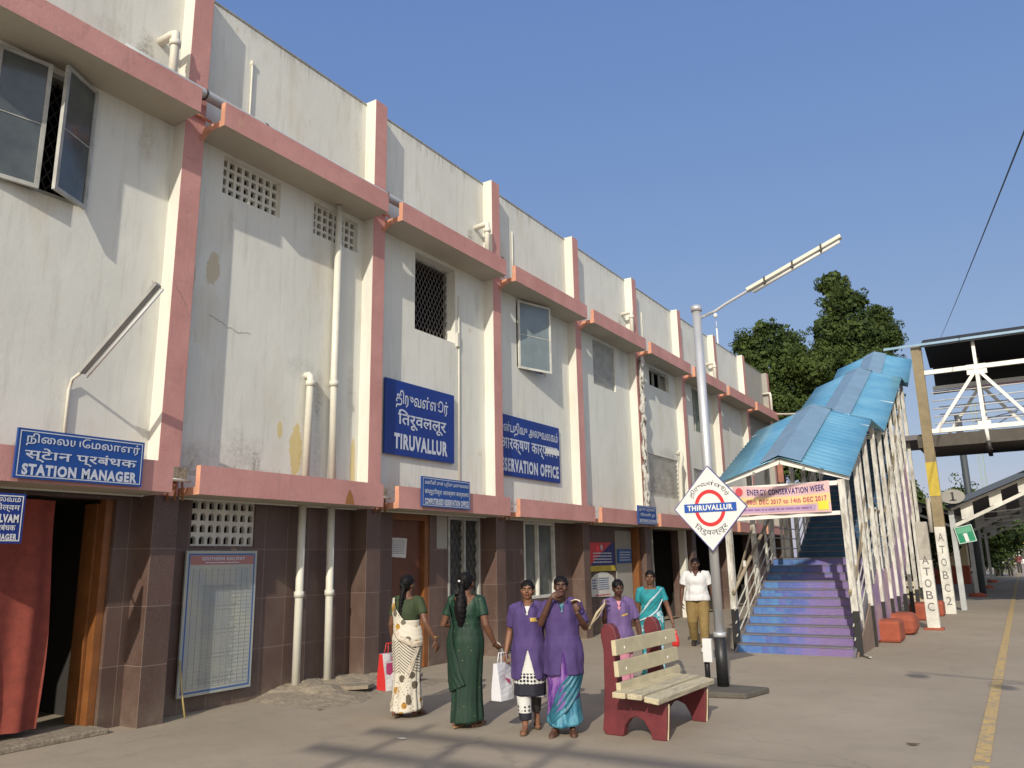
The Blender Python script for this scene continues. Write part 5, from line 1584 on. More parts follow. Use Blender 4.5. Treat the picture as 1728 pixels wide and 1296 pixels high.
def drape(o, m, A, B, name='pallu', off=.022, n=44, m_=14, wave=.004, thick=.006):
    """strip between two lists of (z, angle in degrees) keys laid on the body"""
    def ip(L, t):
        x = t * (len(L) - 1); i = min(int(x), len(L) - 2); f = x - i; f = f * f * (3 - 2 * f)
        return tuple(L[i][q] + (L[i + 1][q] - L[i][q]) * f for q in range(len(L[0])))
    b = MB(); b.weld = True; b.raw = True
    def pt(i, j):
        a = ip(A, i / n); c = ip(B, i / n); t = j / m_
        z = a[0] + (c[0] - a[0]) * t; th = R(a[1] + (c[1] - a[1]) * t)
        ex = (a[2] if len(a) > 2 else 0) * (1 - t) + (c[2] if len(c) > 2 else 0) * t
        rx, ry = prof(min(z, 1.345))
        if z > 1.2: rx = max(rx, .165)
        w = wave * math.sin(j * 1.9 + i * .12) + off + ex
        by = .022 * math.exp(-((z - 1.19) / .06) ** 2) * max(0, math.sin(th))
        return ((rx + w) * math.cos(th), (ry + w + by) * math.sin(th), z)
    for i in range(n):
        for j in range(m_):
            b.face([pt(i, j), pt(i + 1, j), pt(i + 1, j + 1), pt(i, j + 1)], 0, True)
    ob = b.build(name, m, o)
    md = ob.modifiers.new('t', 'SOLIDIFY'); md.thickness = thick
    return ob, pt

def edge_band(o, pt, n, m, row, name='border', w=3, lift=.004):
    b = MB(); b.raw = True; b.weld = True
    def q(i, j):
        p = Vector(pt(i, j)); d = Vector((p.x, p.y, 0)).normalized(); return tuple(p + d * lift)
    js = (row, row + w) if row == 0 else (row - w, row)
    for i in range(n):
        for j in range(*js): b.face([q(i, j), q(i + 1, j), q(i + 1, j + 1), q(i, j + 1)], 0, True)
    ob = b.build(name, m, o); md = ob.modifiers.new('t', 'SOLIDIFY'); md.thickness = .004; md.offset = 0
    return ob

def sandals(o, legs, m):
    for sd in ('R', 'L'):
        kn, an, toe = legs[sd]; an = Vector(an); toe = Vector(toe); d = toe - an; d.z = 0; d.normalize(); sx = Vector((d.y, -d.x, 0))
        heel = an - d * .065; heel.z = max(.004, an.z - .085); tz = max(.004, toe.z - .02)
        b = MB(); poly = []
        L_ = (toe + d * .01 - heel).length
        for i in range(20):
            a = i / 20 * 6.283; u = .5 + .5 * math.cos(a); w = .030 + .014 * u
            poly.append((u, w * math.sin(a)))
        def fn(u, v, w_): 
            p = heel.lerp(toe + d * .01, u) + sx * v
            return (p.x, p.y, heel.z + (tz - heel.z) * u + w_)
        b.prism(poly, fn, -.002, .016)
        s_ = b.build('sandal', m, o)
        mid = heel.lerp(toe, .62)
        MB().tube([(mid + sx * .042 + Vector((0, 0, .005))), mid + Vector((0, 0, .062)) + d * .01, (mid - sx * .042 + Vector((0, 0, .005)))], .008, 6).build('strap', m, s_)

# --- cloth materials
def pat_floral(nt, b, co):
    t = NT(nt); x, y, z = t.sep(co)
    base = (.54, .50, .42)
    v = t.voronoi(co, 8.5, rnd=.9); sp = t.ramp(v, .36, .40, (1, 1, 1, 1), (0, 0, 0, 1))
    vc = t.voronoi(co, 8.5, 'Color', rnd=.9)
    sx_, sy_, sz_ = t.sep(vc)
    low = t.math('LESS_THAN', z, .52)
    och_ = t.math('MULTIPLY', t.math('MULTIPLY', sp, t.math('GREATER_THAN', sx_, .35)), low)
    c = t.mix(och_, base, (.34, .17, .02))
    dkk = t.math('MULTIPLY', t.math('MULTIPLY', sp, t.math('LESS_THAN', sx_, .3)), low)
    c = t.mix(dkk, c, (.09, .075, .05))
    v2 = t.ramp(t.voronoi(co, 30), .2, .25, (1, 1, 1, 1), (0, 0, 0, 1))
    c = t.mix(t.math('MULTIPLY', t.math('MULTIPLY', v2, .8), low), c, (.06, .05, .04))
    # chevron stripes between hip and knee
    ch = t.math('ADD', z, t.math('MULTIPLY', t.math('ABSOLUTE', t.math('ADD', x, .02)), .8))
    stp = t.math('GREATER_THAN', t.math('FRACT', t.math('MULTIPLY', ch, 30)), .62)
    mid = t.math('MULTIPLY', t.math('GREATER_THAN', z, .50), t.math('LESS_THAN', z, .86))
    c = t.mix(t.math('MULTIPLY', stp, mid), c, (.09, .075, .06))
    nt.links.new(c, b.inputs['Base Color'])
CL = {}
CL['floral'] = mat('floral_cream_cotton', (.7, .68, .6), .85, build=pat_floral)
def pat_pallu(nt, b, co):
    t = NT(nt)
    v = t.voronoi(co, 10, rnd=.9); sp = t.ramp(v, .36, .40, (1, 1, 1, 1), (0, 0, 0, 1)); sx_, _, _ = t.sep(t.voronoi(co, 10, 'Color', rnd=.9))
    c = t.mix(t.math('MULTIPLY', sp, t.math('GREATER_THAN', sx_, .5)), (.56, .52, .44), (.36, .19, .02))
    c = t.mix(t.math('MULTIPLY', sp, t.math('LESS_THAN', sx_, .3)), c, (.12, .11, .08))
    nt.links.new(c, b.inputs['Base Color'])
CL['pallu'] = mat('floral_pallu', (.7, .68, .6), .85, build=pat_pallu)
def pat_band(nt, b, co):
    t = NT(nt)
    n = t.voronoi(co, 45)
    nt.links.new(t.mix(t.ramp(n, .3, .5), (.33, .27, .20), (.52, .46, .38)), b.inputs['Base Color'])
CL['band'] = mat('tan_woven_border', (.4, .33, .25), .85, build=pat_band)
CL['olive'] = mat('olive_blouse', (.028, .045, .016), .8, var=.15, vscale=8)
def pat_green(nt, b, co):
    t = NT(nt)
    n = t.noise(t.mapping(co, (14, 14, 2)), 2, 5, .6)
    c = t.mix(t.ramp(n, .35, .7), (.003, .020, .011), (.006, .036, .019))
    v = t.ramp(t.voronoi(co, 16), .07, .09, (1, 1, 1, 1), (0, 0, 0, 1))
    c = t.mix(t.math('MULTIPLY', v, .7), c, (.30, .22, .08))
    nt.links.new(c, b.inputs['Base Color'])
    nt.links.new(t.bump(n, .6, .01), b.inputs['Normal'])
CL['green'] = mat('bottle_green_silk', (.01, .08, .04), .72, build=pat_green)
CL['green2'] = mat('green_blouse', (.004, .034, .018), .6, var=.2, vscale=8)
def pat_coat(nt, b, co):
    t = NT(nt)
    n = t.noise(t.mapping(co, (5, 5, 2)), 1.8, 3, .5)
    nt.links.new(t.mix(t.ramp(n, .3, .7), (.048, .027, .115), (.072, .043, .155)), b.inputs['Base Color'])
    nt.links.new(t.bump(n, .5, .03, t.bump(t.noise(co, 300, 2, .5), .15, .002)), b.inputs['Normal'])
CL['coat'] = mat('purple_overall_cotton', (.08, .04, .2), .85, build=pat_coat)
def pat_coat2(nt, b, co):
    t = NT(nt)
    n = t.noise(t.mapping(co, (5, 5, 2)), 1.8, 3, .5)
    nt.links.new(t.mix(t.ramp(n, .3, .7), (.10, .062, .18), (.15, .095, .24)), b.inputs['Base Color'])
    nt.links.new(t.bump(n, .7, .02), b.inputs['Normal'])
CL['coat2'] = mat('washed_lilac_cotton', (.14, .08, .27), .85, build=pat_coat2)
def pat_bw(nt, b, co):
    t = NT(nt); x, y, z = t.sep(co)
    dots = t.ramp(t.voronoi(t.mapping(co, (1, 1, 1)), 26, rnd=.15), .38, .42, (1, 1, 1, 1), (0, 0, 0, 1))
    bands = t.math('MAXIMUM', t.math('MULTIPLY', t.math('GREATER_THAN', z, .50), t.math('LESS_THAN', z, .62)), t.math('MULTIPLY', t.math('GREATER_THAN', z, .20), t.math('LESS_THAN', z, .30)))
    blk = t.math('MAXIMUM', t.math('MULTIPLY', t.math('GREATER_THAN', z, .38), t.math('LESS_THAN', z, .51)), t.math('LESS_THAN', z, .21))
    c = t.mix(t.math('MULTIPLY', dots, bands), (.56, .56, .54), (.012, .012, .02))
    c = t.mix(blk, c, (.012, .012, .022))
    nt.links.new(c, b.inputs['Base Color'])
CL['bw'] = mat('black_and_white_print', (.4, .4, .4), .8, build=pat_bw)
def pat_pt(nt, b, co):
    t = NT(nt); x, y, z = t.sep(co)
    n = t.noise(t.mapping(co, (10, 10, 3)), 2, 4, .6)
    purple = t.mix(t.ramp(n, .42, .60), (.075, .02, .20), (.25, .12, .36))
    teal = t.mix(t.ramp(n, .4, .66), (.02, .13, .22), (.12, .36, .46))
    e = t.math('ADD', z, t.math('MULTIPLY', x, .55))
    m1 = t.math('LESS_THAN', t.math('ADD', e, t.math('MULTIPLY', n, .1)), .34)
    m2 = t.math('MULTIPLY', t.math('GREATER_THAN', t.math('ADD', z, t.math('MULTIPLY', x, -1.6)), .0), 0)
    nt.links.new(t.mix(m1, purple, teal), b.inputs['Base Color'])
    nt.links.new(t.bump(n, .6, .015), b.inputs['Normal'])
CL['purpleteal'] = mat('violet_and_teal_silk', (.1, .05, .2), .45, build=pat_pt)
CL['teal'] = mat('teal_silk', (.02, .12, .18), .45, var=.5, vscale=9, bump=.3, bscale=14)
def pat_tealw(nt, b, co):
    t = NT(nt)
    n = t.ramp(t.noise(co, 17, 4, .6), .52, .58)
    nt.links.new(t.mix(n, (.015, .24, .28), (.38, .50, .56)), b.inputs['Base Color'])
CL['tealw'] = mat('teal_sari_white_print', (.02, .25, .3), .7, build=pat_tealw)
CL['teal_plain'] = mat('teal_cotton', (.012, .23, .27), .75, var=.35, vscale=8, bump=.2)
CL['white_edge'] = mat('pale_blue_edging', (.48, .56, .62), .8)
CL['shirt'] = mat('white_shirt', (.62, .62, .64), .8, var=.05, vscale=6, bump=.35, bscale=9)
CL['khaki'] = mat('khaki_twill', (.22, .15, .055), .85, var=.25, vscale=5, bump=.4, bscale=10)
CL['sandal'] = mat('brown_sandal', (.11, .065, .04), .6, var=.2)
CL['tan_sandal'] = mat('tan_sandal', (.32, .17, .09), .6)
CL['shoe'] = mat('black_shoe', (.02, .02, .02), .4)
CL['pinkw'] = mat('pink_cotton', (.55, .22, .30), .8, var=.2)
CL['badge'] = mat('badge_yellow', (.50, .34, .08), .6)
CL['whitec'] = mat('white_cotton', (.58, .58, .56), .85)

def surf_patch(o, name, m, u0, u1, z0, z1, off, tilt=0, front=True):
    """small stitched patch on the chest"""
    b = MB(); b.raw = True; n = 6
    def P(u, z):
        rx, ry = prof(z); rx = max(rx, .165) * 1.0; x = u
        by = .022 * math.exp(-((z - 1.19) / .06) ** 2)
        y = (ry + by) * math.sqrt(max(.02, 1 - (x / (rx + off)) ** 2)) + off
        return (x, y if front else -y, z + tilt * (u - u0))
    bvh = BVHTree.FromPolygons([v.co.copy() for v in o.data.vertices], [tuple(p.vertices) for p in o.data.polygons])
    def Q(u, z):
        h = bvh.ray_cast(Vector((u, .6, z)), Vector((0, -1, 0)))
        p = P(u, z)
        return (u, min(h[0].y if h[0] is not None else p[1], p[1] + .05) + .004, z + tilt * (u - u0))
    if front == 'in': Q = P
    for i in range(n):
        a, c = u0 + (u1 - u0) * i / n, u0 + (u1 - u0) * (i + 1) / n
        for j in range(4):
            za, zb_ = z0 + (z1 - z0) * j / 4, z0 + (z1 - z0) * (j + 1) / 4
            b.face([Q(a, za), Q(c, za), Q(c, zb_), Q(a, zb_)])
    ob = b.build(name, m, o); md = ob.modifiers.new('t', 'SOLIDIFY'); md.thickness = .003; md.offset = 0
    return ob

def coat_folds(c):
    return .017 * mn.noise(Vector((c.x * 9, c.y * 9, c.z * 1.6))) + .008 * mn.noise(Vector((c.x * 20, c.y * 20, c.z * 7)))
def coat(o, m, arms, zb, sleeve, wide=1.0, split=.12, splitz=.25, off=.030, hemx=0, vneck=.10):
    b = MB(); rings = []; N = 56; K = 30
    for i in range(K + 1):
        z = zb + (1.335 - zb) * i / K
        rx, ry = prof(z); rx = max(rx, .158); ry = max(ry, .118)
        if z > 1.27: rx = .158 - (z - 1.27) * 1.05; ry = .118 - (z - 1.27) * .55
        elif z > 1.2: rx = .158
        fl = max(0, (1.0 - z)) * .055
        rings.append([((rx * wide + off + fl) * math.cos(2 * math.pi * j / N), (ry * wide + off + fl) * math.sin(2 * math.pi * j / N) + .01, z) for j in range(N)])
    b.loft(rings)
    for sd in ('R', 'L'):
        s = 1 if sd == 'R' else -1
        el = Vector(arms[sd][0]); wr = Vector(arms[sd][1]); sh_ = Vector((s * .168, 0, 1.29))
        b.tube([(s * .05, 0, 1.335), (s * .11, 0, 1.318), (s * .165, 0, 1.30)], [.050, .058, .058], 16)
        e = sh_.lerp(el, sleeve) if sleeve <= 1 else el.lerp(wr, sleeve - 1)
        pts = [(s * .09, 0, 1.325), sh_ + Vector((s * .004, 0, .008)), sh_.lerp(el, .5 * min(1, sleeve)), e] if sleeve <= 1 else [(s * .09, 0, 1.325), sh_, sh_.lerp(el, .6), el, e]
        b.tube(pts, [.045, .058, .062, .062, .060][:len(pts)], 18)
    def keep(c):
        if c.y > .03 and c.z < zb + splitz and abs(c.x - hemx) < split * (1 - (c.z - zb) / splitz): return False
        if c.y > .02 and c.z > 1.335 - vneck and abs(c.x) < .05 * (c.z - (1.335 - vneck)) / vneck: return False
        if c.z > 1.322 and abs(c.x) < .062: return False
        return True
    ob = remesh(b, 'overall_coat', m, o, .0085, 4, folds=coat_folds, keep=keep)
    # collar, placket, pockets
    c = MB()
    for s in (-1, 1):
        c.tube([(s * .010, .128, 1.255), (s * .040, .108, 1.315), (s * .058, .04, 1.352), (s * .04, -.05, 1.358), (0, -.07, 1.352)], [.006, .020, .018, .014, .012], 8, sq=.5)
    c.build('collar', m, ob)
    return ob

def buttons(o, z0, z1, n, y, m): pass

# arms that simply hang: elbow, wrist, hand direction, palm normal, curl
def hang(s, out=.05, fwd=.0, bend=.05, curl=.5):
    return ((s * (.20 + out * .6), -.02 + fwd * .3, 1.035), (s * (.215 + out * 1.3), .03 + fwd + bend, .80), (s * .05, .15, -1), (-s, .1, 0), curl)
STAND = {'R': ((.085, .02, .46), (.085, -.01, .08), (.10, .17, .02)), 'L': ((-.085, .02, .46), (-.085, -.01, .08), (-.10, .17, .02))}
def facing(dx, dy): return math.atan2(-dx, dy)
PG = 'people walking along the platform'

# 1 woman in cream floral sari, walking away
arms = {'R': ((.27, -.05, 1.07), (.375, .02, .86), (.12, .25, -1), (-1, .2, 0), .55), 'L': hang(-1, .03, .02, .06, 1.5)}
legs = {'R': ((.075, .06, .47), (.085, .07, .085), (.11, .25, .02)), 'L': ((-.075, -.0, .46), (-.07, -.13, .12), (-.08, .02, .02))}
o, hp = make_person('woman in cream floral sari and olive blouse seen from behind', PG, (2.22, 1.86, 0), facing(-.15, 1), 1.55, 0, dict(arms=arms, legs=legs, hair='plait', plait=.36, hyaw=-14, px=-.03))
sk = skirt(o, CL['floral'], z0=.085, pleat=.009, np_=13, seed=3, hem=.02, taper=.92)
blouse(o, CL['olive'], arms, z0=1.09, sleeve=.62)
d, pt = drape(o, CL['pallu'], [(1.345, 222), (1.24, 244), (1.12, 272), (1.05, 300), (1.02, 330), (1.02, 365)], [(1.325, 165), (1.16, 188), (1.0, 222), (.87, 262), (.79, 312), (.80, 355)], off=.026)
edge_band(d, pt, 44, CL['band'], 14, w=4, lift=.006)
d, pt = drape(o, CL['band'], [(.86, 340), (.62, 310), (.38, 270), (.16, 215)], [(.80, 352), (.56, 320), (.30, 278), (.10, 225)], 'border_fold', off=.020, m_=6)
sandals(o, legs, CL['sandal'])
MB().tube([Vector(arms['R'][1]) + Vector((.03 * math.cos(a), .03 * math.sin(a), .04)) for a in [i * .52 for i in range(13)]], .005, 6).build('bangle', M['brass'], o)
MB().tube([Vector(arms['L'][1]) + Vector((.03 * math.cos(a), .03 * math.sin(a), .02)) for a in [i * .52 for i in range(13)]], .005, 6).build('bangle', M['brass'], o)

def carrier(name, label, loc, rz, w, d, h, front, side, hh=.14, taper=.9):
    o = thing(name, label, 'bag', loc, rz)
    b = MB(); b.raw = False
    N = 10; rings = []
    for i in range(9):
        t = i / 8; z = h * t
        ww = w * (1 - (1 - taper) * (1 - t)) / 2; dd = d / 2 * (1 - .55 * t) * (1 + .12 * math.sin(t * 5))
        q = .012 * math.sin(t * 7 + 1)
        rings.append([(-ww, -dd, z), (-ww * .3, -dd - q, z), (ww * .4, -dd + q, z), (ww, -dd, z), (ww * 1.01, 0, z), (ww, dd, z), (0, dd + q, z), (-ww, dd, z), (-ww * 1.01 , 0, z)])
    b.loft(rings, 0, True, False)
    me = b.build('bag_body', [front, side], o)
    for p in me.data.polygons:
        if abs(p.normal.x) > .8: p.material_index = 1
    for s in (-1, 1):
        MB().tube([(-w * .22, s * d * .22, h - .02), (-w * .16, s * d * .12, h + hh * .8), (w * .16, s * d * .12, h + hh * .8), (w * .22, s * d * .22, h - .02)], .006, 6).build('handle', side, o)
    return o
RED = mat('red_plastic', (.55, .03, .03), .35); BAGW = mat('white_woven_plastic', (.60, .60, .64), .5, bump=.4, bscale=12); MAG = mat('magenta_print', (.42, .05, .17), .5)
rb_ = carrier('shopping_bag', 'red and white shopping bag held by the woman in cream floral sari', (1.93, 1.90, .27), R(78), .27, .17, .40, BAGW, RED)
l = MB(); l.raw = True
for q in ((-.10, .10, .05, .30), (-.03, .05, .32, .37)): l.face([(q[0], -.068, q[2]), (q[1], -.068, q[2]), (q[1], -.062, q[3]), (q[0], -.062, q[3])])
l.build('print', MAG, rb_)

# 2 woman in green sari, walking away
arms = {'R': ((.23, -.01, 1.05), (.275, .09, .85), (.25, .7, -.6), (-.3, 0, 1), .9), 'L': ((-.26, -.03, 1.05), (-.17, .18, 1.02), (.5, .8, -.1), (0, 0, -1), .9)}
legs = {'R': ((.075, .05, .47), (.065, .05, .085), (.08, .23, .02)), 'L': ((-.075, .0, .46), (-.07, -.09, .10), (-.08, .07, .02))}
o, hp = make_person('woman in dark green sari with a long plait seen from behind', PG, (3.16, 1.72, 0), facing(-.12, 1), 1.58, 0, dict(arms=arms, legs=legs, hair='ponytail', plait=.44, wide=1.06))
skirt(o, CL['green'], z0=.07, pleat=.012, np_=11, seed=8, hem=.015, taper=.80)
blouse(o, CL['green2'], arms, z0=1.0, zt=1.335, sleeve=.62, keep=lambda c: not (c.y < 0 and c.z > 1.215 + (abs(c.x) / .10) ** 2 * .10) )
d, pt = drape(o, CL['green'], [(1.345, 200), (1.24, 215), (1.05, 235), (.80, 255), (.55, 275), (.45, 290)], [(1.33, 165), (1.15, 178), (.95, 185), (.70, 190), (.45, 200), (.36, 230)], off=.026, wave=.007)
sandals(o, legs, CL['tan_sandal'])
MB().ellipsoid(hp(-.02, -.122, 1.515), (.014, .008, .012)).build('hair_clip', M['sign_white'], o)
pb = Vector((3.16, 1.72, 0)) ; k_ = 1.58 / 1.6
fr_ = facing(-.12, 1)
def to_world(base, rz, k, p): 
    p = Vector(p) * k; c, s = math.cos(rz), math.sin(rz)
    return Vector((base[0] + p.x * c - p.y * s, base[1] + p.x * s + p.y * c, p.z))
ph = thing('phone', 'white mobile phone held in the right hand of the woman in green', 'phone', to_world(pb, fr_, k_, (.315, .185, .80)))
ph.rotation_euler = (R(35), R(20), R(-20))
MB().box(-.033, .033, -.005, .005, -.065, .065).build('case', mat('phone_white', (.66, .62, .58), .4), ph, .003)
MB().box(-.028, .028, .005, .0065, -.055, .055).build('screen', M['black_paint'], ph)

# 3 woman in purple coat with white bag, facing the camera
tocam = lambda x, y: facing(8.35 - x, -5.54 - y)
arms = {'R': ((.215, -.03, 1.05), (.255, .05, .82), (.1, .2, -1), (-.8, .5, 0), 1.4), 'L': ((-.225, -.02, 1.05), (-.245, .06, .82), (.0, .15, -1), (1, .2, 0), .5)}
legs = {'R': ((.06, .06, .47), (.045, .10, .08), (.06, .27, .02)), 'L': ((-.07, -.06, .46), (-.05, -.20, .14), (-.08, -.06, .03))}
b3 = (3.87, 1.84); f3 = tocam(*b3) - R(6)
o, hp = make_person('thin woman in plain purple work coat over black and white skirt, holding a white bag', PG, (*b3, 0), f3, 1.49, 2, dict(arms=arms, legs=legs, hair='bun'))
skirt(o, CL['bw'], 'printed_skirt', z0=.36, pleat=.014, np_=9, seed=5, taper=.98, hem=.03)
lg_ = MB(); lg_.tube([(.07, .05, .50), (.055, .07, .30), (.045, .085, .13)], [.088, .078, .066], 16)
remesh(lg_, 'trouser_leg', CL['bw'], o, .008, 2)
lg_ = MB(); lg_.tube([(-.06, -.03, .48), (-.055, -.11, .30), (-.05, -.17, .19)], [.075, .062, .052], 16)
remesh(lg_, 'trouser_leg', M['iron'], o, .008, 2)
ct = coat(o, CL['coat'], arms, .56, .80, split=.085, splitz=.30, off=.016, hemx=.0)
surf_patch(ct, 'badge', CL['badge'], -.115, -.035, 1.165, 1.205, .046)
surf_patch(ct, 'scarf_end', CL['whitec'], -.035, .035, 1.21, 1.325, -.010, 0, 'in')
b = MB(); 
for s in (-1, 1): b.tube([(s * .06, .17, .80), (s * .14, .125, .805)], .004, 6)
sandals(o, legs, CL['sandal'])
wb = carrier('carrier_bag', 'white woven carrier bag with a pink mark held by the thin woman in purple', to_world(b3, f3, .93, (.29, .10, .0)) + Vector((0, 0, .32)), f3 + R(62), .25, .12, .36, BAGW, BAGW, .12)
l = MB(); l.raw = True; rr = random.Random(2)
for s in (-1, 1):
    for i in range(5): l.face([(-.05 + .02 * i, s * .063, .16 + .01 * i), (-.035 + .02 * i, s * .063, .15 + .014 * i), (-.03 + .02 * i, s * .060, .19 + .014 * i), (-.055 + .02 * i, s * .060, .2)])
l.build('print', MAG, wb)

# 4 woman in purple coat covering her mouth
arms = {'R': ((.225, .11, 1.12), (.105, .185, 1.395), (-.86, -.22, .40), (-.2, -.95, -.1), .55), 'L': ((-.245, .06, 1.07), (-.155, .215, 1.24), (.15, -.10, 1), (.2, .9, 0), 1.0)}
legs = {'R': ((.085, .05, .46), (.095, .06, .08), (.15, .23, .02)), 'L': ((-.08, .03, .46), (-.075, .03, .08), (-.09, .21, .02))}
b4 = (4.24, 1.90); f4 = tocam(*b4)
o, hp = make_person('woman in purple work coat and violet and teal sari, hand over her mouth', PG, (*b4, 0), f4, 1.53, 1, dict(arms=arms, legs=legs, hair='bun'))
skirt(o, CL['purpleteal'], z0=.12, pleat=.016, np_=8, seed=12, hem=-.03, taper=.94)
d, pt = drape(o, CL['teal'], [(.66, 120), (.50, 80), (.34, 55), (.20, 30)], [(.64, 175), (.46, 150), (.24, 100), (.12, 60)], 'sari_end', off=.035, wave=.012)
ct = coat(o, CL['coat'], arms, .60, .82, 1.04, split=.035, splitz=.24, off=.018)
for s in (-1, 1):
    q = MB(); q.tube([(s * .07, .178, .83), (s * .15, .125, .815)], .005, 6); q.build('pocket_welt', CL['coat'], ct)
surf_patch(ct, 'scarf_end', CL['teal'], -.03, .035, 1.20, 1.325, -.008, 0, 'in')
sandals(o, legs, CL['sandal'])
kp = thing('folded_paper', 'pale folded scrap held up in the left hand of the woman covering her mouth', 'paper', to_world(b4, f4, .956, (-.145, .235, 1.352)))
MB().tube([(-.05, 0, 0), (0, .012, .014), (.045, 0, .006), (.06, .0, -.006)], [.010, .016, .014, .008], 8, sq=.5).build('scrap', mat('pale_scrap', (.62, .52, .36), .8), kp)

# 5 young woman in lilac coat behind the bench
arms = {'R': ((.20, .03, 1.05), (.20, .20, 1.24), (-.1, .1, 1), (-1, .1, 0), 1.3), 'L': ((-.25, .03, 1.04), (-.27, .20, .87), (.05, .5, -.8), (1, 0, 0), .5)}
b5 = (4.02, 3.75); f5 = tocam(*b5) + R(4)
o, hp = make_person('young woman in lighter lilac work coat looking down behind the bench', PG, (*b5, 0), f5, 1.44, 1, dict(arms=arms, legs=STAND, hair='bun', hyaw=14, hpitch=-16))
skirt(o, CL['pinkw'], 'pink_skirt', z0=.10, pleat=.012, np_=10, seed=22, taper=.85)
ct = coat(o, CL['coat2'], arms, .66, .80, .98, split=.02, splitz=.2, off=.016, vneck=.12)
surf_patch(ct, 'name_tape', CL['badge'], -.115, -.03, 1.145, 1.168, .046, -.25)
surf_patch(ct, 'scarf_end', CL['pinkw'], -.035, .035, 1.19, 1.325, -.008, 0, 'in')
sandals(o, STAND, CL['sandal'])
stk = thing('pale_stick', 'pale bent broom stick resting on the shoulder of the lilac coated woman', 'stick', to_world(b5, f5, .9, (.20, .26, 1.30)))
A_ = to_world(b5, f5, .9, (.42, .30, .98)) - stk.location
MB().tube([tuple(A_), tuple(A_ * .5 + Vector((0, 0, .04))), (0, 0, 0), (-.02, .04, .05)], [.014, .016, .012, .008], 8).build('shaft', M['wood_beige'], stk)
MB().tube([tuple(A_ + Vector((.01, 0, .03))), tuple(A_ * .5 + Vector((.02, 0, .0))), (0, 0, -.02)], [.010, .010, .008], 8).build('binding', M['rubble'], stk)

# 6 woman in teal sari with red plastic bag
arms = {'R': hang(1, .01, .0, .03, .5), 'L': ((-.25, -.0, 1.06), (-.32, .10, .83), (-.1, .2, -1), (1, 0, 0), 1.3)}
b6 = (3.70, 5.55); f6 = tocam(*b6) - R(4)
o, hp = make_person('woman in teal sari with pale blue edging, walking behind with a small red bag', PG, (*b6, 0), f6, 1.52, 0, dict(arms=arms, legs=legs, hair='bun', hroll=-4))
skirt(o, CL['tealw'], z0=.07, pleat=.012, np_=12, seed=31, taper=.86)
blouse(o, CL['teal_plain'], arms, z0=1.0, sleeve=.6)
d, pt = drape(o, CL['teal_plain'], [(1.345, 150), (1.26, 118), (1.16, 85), (1.05, 55), (.95, 25)], [(1.33, 195), (1.16, 165), (1.02, 130), (.92, 85), (.86, 30)], off=.026, wave=.006)
edge_band(d, pt, 44, CL['white_edge'], 0, w=2); edge_band(d, pt, 44, CL['white_edge'], 14, w=2)
sandals(o, legs, CL['sandal'])
rp_ = thing('plastic_bag', 'small crumpled red plastic bag dangling from the hand of the woman in teal', 'bag', to_world(b6, f6, .95, (-.345, .13, .60)))
b = MB(); b.ellipsoid((0, 0, -.02), (.06, .05, .09)); b.tube([(0, 0, .03), (0, 0, .13)], [.03, .015], 8)
remesh(b, 'bag_body', RED, rp_, .008, 2, folds=lambda c: .014 * mn.noise(c * 26))

# 7 man in white shirt
arms = {'R': ((.245, -.01, 1.05), (.27, .03, .81), (-.05, .1, -1), (-1, .1, 0), .6), 'L': ((-.245, -.03, 1.05), (-.27, -.02, .80), (.05, .1, -1), (1, 0, 0), .6)}
legs = {'R': ((.10, .02, .46), (.10, -.16, .12), (.12, .0, .03)), 'L': ((-.09, .09, .47), (-.085, .12, .08), (-.10, .31, .02))}
b7 = (2.78, 10.1); f7 = tocam(*b7) - R(3)
o, hp = make_person('man in loose white short sleeved shirt and khaki trousers walking towards the camera', PG, (*b7, 0), f7, 1.68, 1, dict(arms=arms, legs=legs, hair='male', male=True, wide=1.10, hpitch=-6))
b = MB(); b.ellipsoid((0, 0, .90), (.165, .135, .12))
for s, kn, an in ((1, *legs['R'][:2]), (-1, *legs['L'][:2])):
    b.tube([(s * .085, 0, .90), Vector((s * .09, 0, .84)).lerp(Vector(kn), .45), kn, Vector(kn).lerp(Vector(an), .5), Vector(an) + Vector((0, 0, .0))], [.118, .108, .088, .080, .075], 18)
remesh(b, 'trousers', CL['khaki'], o, .009, 3, folds=lambda c: .009 * mn.noise(Vector((c.x * 9, c.y * 9, c.z * 6))))
def bellyx(b):
    b.ellipsoid((0, .055, 1.0), (.15, .12, .17))
sh7 = blouse(o, CL['shirt'], arms, 'shirt', z0=.83, zt=1.335, sleeve=.72, off=.028, folds=.006, wide=1.05, sr=.070, extra=bellyx, keep=lambda c: not (c.y > .02 and c.z > 1.28 and abs(c.x) < .03) and not (c.z > 1.322 and abs(c.x) < .06))
c = MB()
for s in (-1, 1): c.tube([(s * .008, .130, 1.27), (s * .045, .105, 1.325), (s * .062, .03, 1.352), (s * .03, -.06, 1.355)], [.006, .020, .016, .012], 8, sq=.5)
c.build('collar', CL['shirt'], sh7)
for sd in ('R', 'L'):
    kn, an, toe = legs[sd]; an = Vector(an); toe = Vector(toe); d_ = (toe - an); d_.z = 0; d_.normalize()
    b = MB(); b.tube([an - d_ * .06 + Vector((0, 0, -.045)), an + Vector((0, 0, -.03)), an.lerp(toe, .6) + Vector((0, 0, -.005)), toe + Vector((0, 0, .012))], [.034, .042, .040, .026], 14, sq=.9)
    b.build('shoe', CL['shoe'], o)

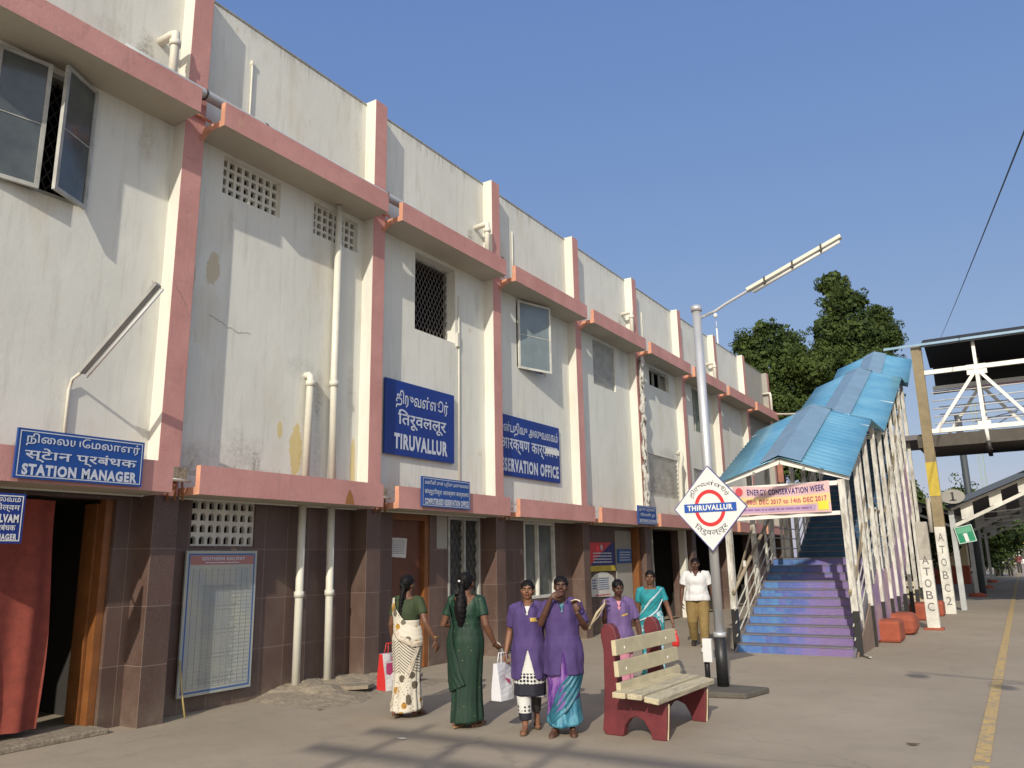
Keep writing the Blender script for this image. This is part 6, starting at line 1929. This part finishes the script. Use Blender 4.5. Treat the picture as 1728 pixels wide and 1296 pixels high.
# 8, 9 far walkers
for (x, y, h, m1, m2, lb) in ((7.42, 62, 1.62, M['black_paint'], M['iron'], 'far walker in dark clothes with a bag at the end of the platform'), (7.95, 72, 1.6, M['maroon'], M['iron'], 'farthest walker in reddish clothes just right of the dark one')):
    arms = {'R': hang(1), 'L': hang(-1)}
    o, hp = make_person(lb, PG, (x, y, 0), facing(.1, -1), h, 1, dict(arms=arms, legs=STAND, hair='male', male=True))
    blouse(o, m1, arms, 'shirt', z0=.85, sleeve=.9, off=.02, voxel=.015, folds=0)
    b = MB()
    for s in (-1, 1): b.tube([(s * .08, 0, .9), (s * .09, .01, .46), (s * .09, 0, .06)], [.10, .075, .06], 12)
    b.build('trousers', m2, o)
hb = thing('hand_bag', 'dark bag carried by the far walker in dark clothes', 'bag', (7.08, 62, .5))
MB().box(-.16, .16, -.06, .06, 0, .28).build('bag_body', M['black_paint'], hb, .03)
MB().tube([(-.08, 0, .27), (0, 0, .36), (.08, 0, .27)], .01, 6).build('handle', M['black_paint'], hb)

# steel gantry standing behind the viewer: its beams throw the soft shadows across the foreground
gn = thing('steel_gantry', 'steel shelter frame near the platform edge whose beams shade the foreground paving', 'frame')
for x, y in ((7.6, -12.3), (14.0, -12.3), (7.6, -16.4), (14.0, -16.4)):
    MB().box(x - .05, x + .05, y - .05, y + .05, 0, 7.5).build('post', M['white_grimy'], gn)
for y in (-12.25, -13.1, -14.3, -16.4): MB().bar((6.4, y, 7.5), (15.2, y + .25, 7.5), .11, .12).build('beam', M['white_grimy'], gn)
for x in (6.9, 8.6): MB().bar((x, -12.0, 7.62), (x + .9, -17.5, 7.62), .08, .08).build('purlin', M['white_grimy'], gn)
dl_ = thing('double_lamp', 'tall platform lamp with two round heads beyond the right edge of the platform line', 'lamp post', (11.3, -1.9, 0))
MB().tube([(0, 0, 0), (0, 0, 5.3)], .06, 12).build('pole', M['alu'], dl_)
MB().tube([(-1.8, .6, 5.2), (0, 0, 5.2), (-.75, -.1, 5.2)], .025, 8).build('arm', M['alu'], dl_)
MB().ellipsoid((-1.75, .55, 5.0), (.15, .15, .10)).build('lamp_head', M['iron'], dl_)
MB().ellipsoid((-.68, -.1, 5.0), (.15, .15, .10)).build('lamp_head', M['iron'], dl_)

rr = random.Random(77)
lt = thing('paper_scrap', 'tiny white paper scrap on the paving in front of the woman in green', 'litter', (2.92, .95, .004))
MB().prism([(-.05, -.02), (.02, -.035), (.05, .01), (.0, .03)], lambda u, v, w: (u, v, w + .1 * abs(u)), 0, .004).build('sheet', M['paper'], lt)
dl2 = thing('dead_leaf', 'dark curled leaf lying on the paving at the bottom right', 'litter', (7.28, 2.9, .004))
MB().prism([(-.06, -.01), (0, -.028), (.06, .01), (.0, .02)], lambda u, v, w: (u, v, w + .25 * abs(u)), 0, .004).build('blade', mat('dry_leaf', (.07, .05, .03), .8), dl2)
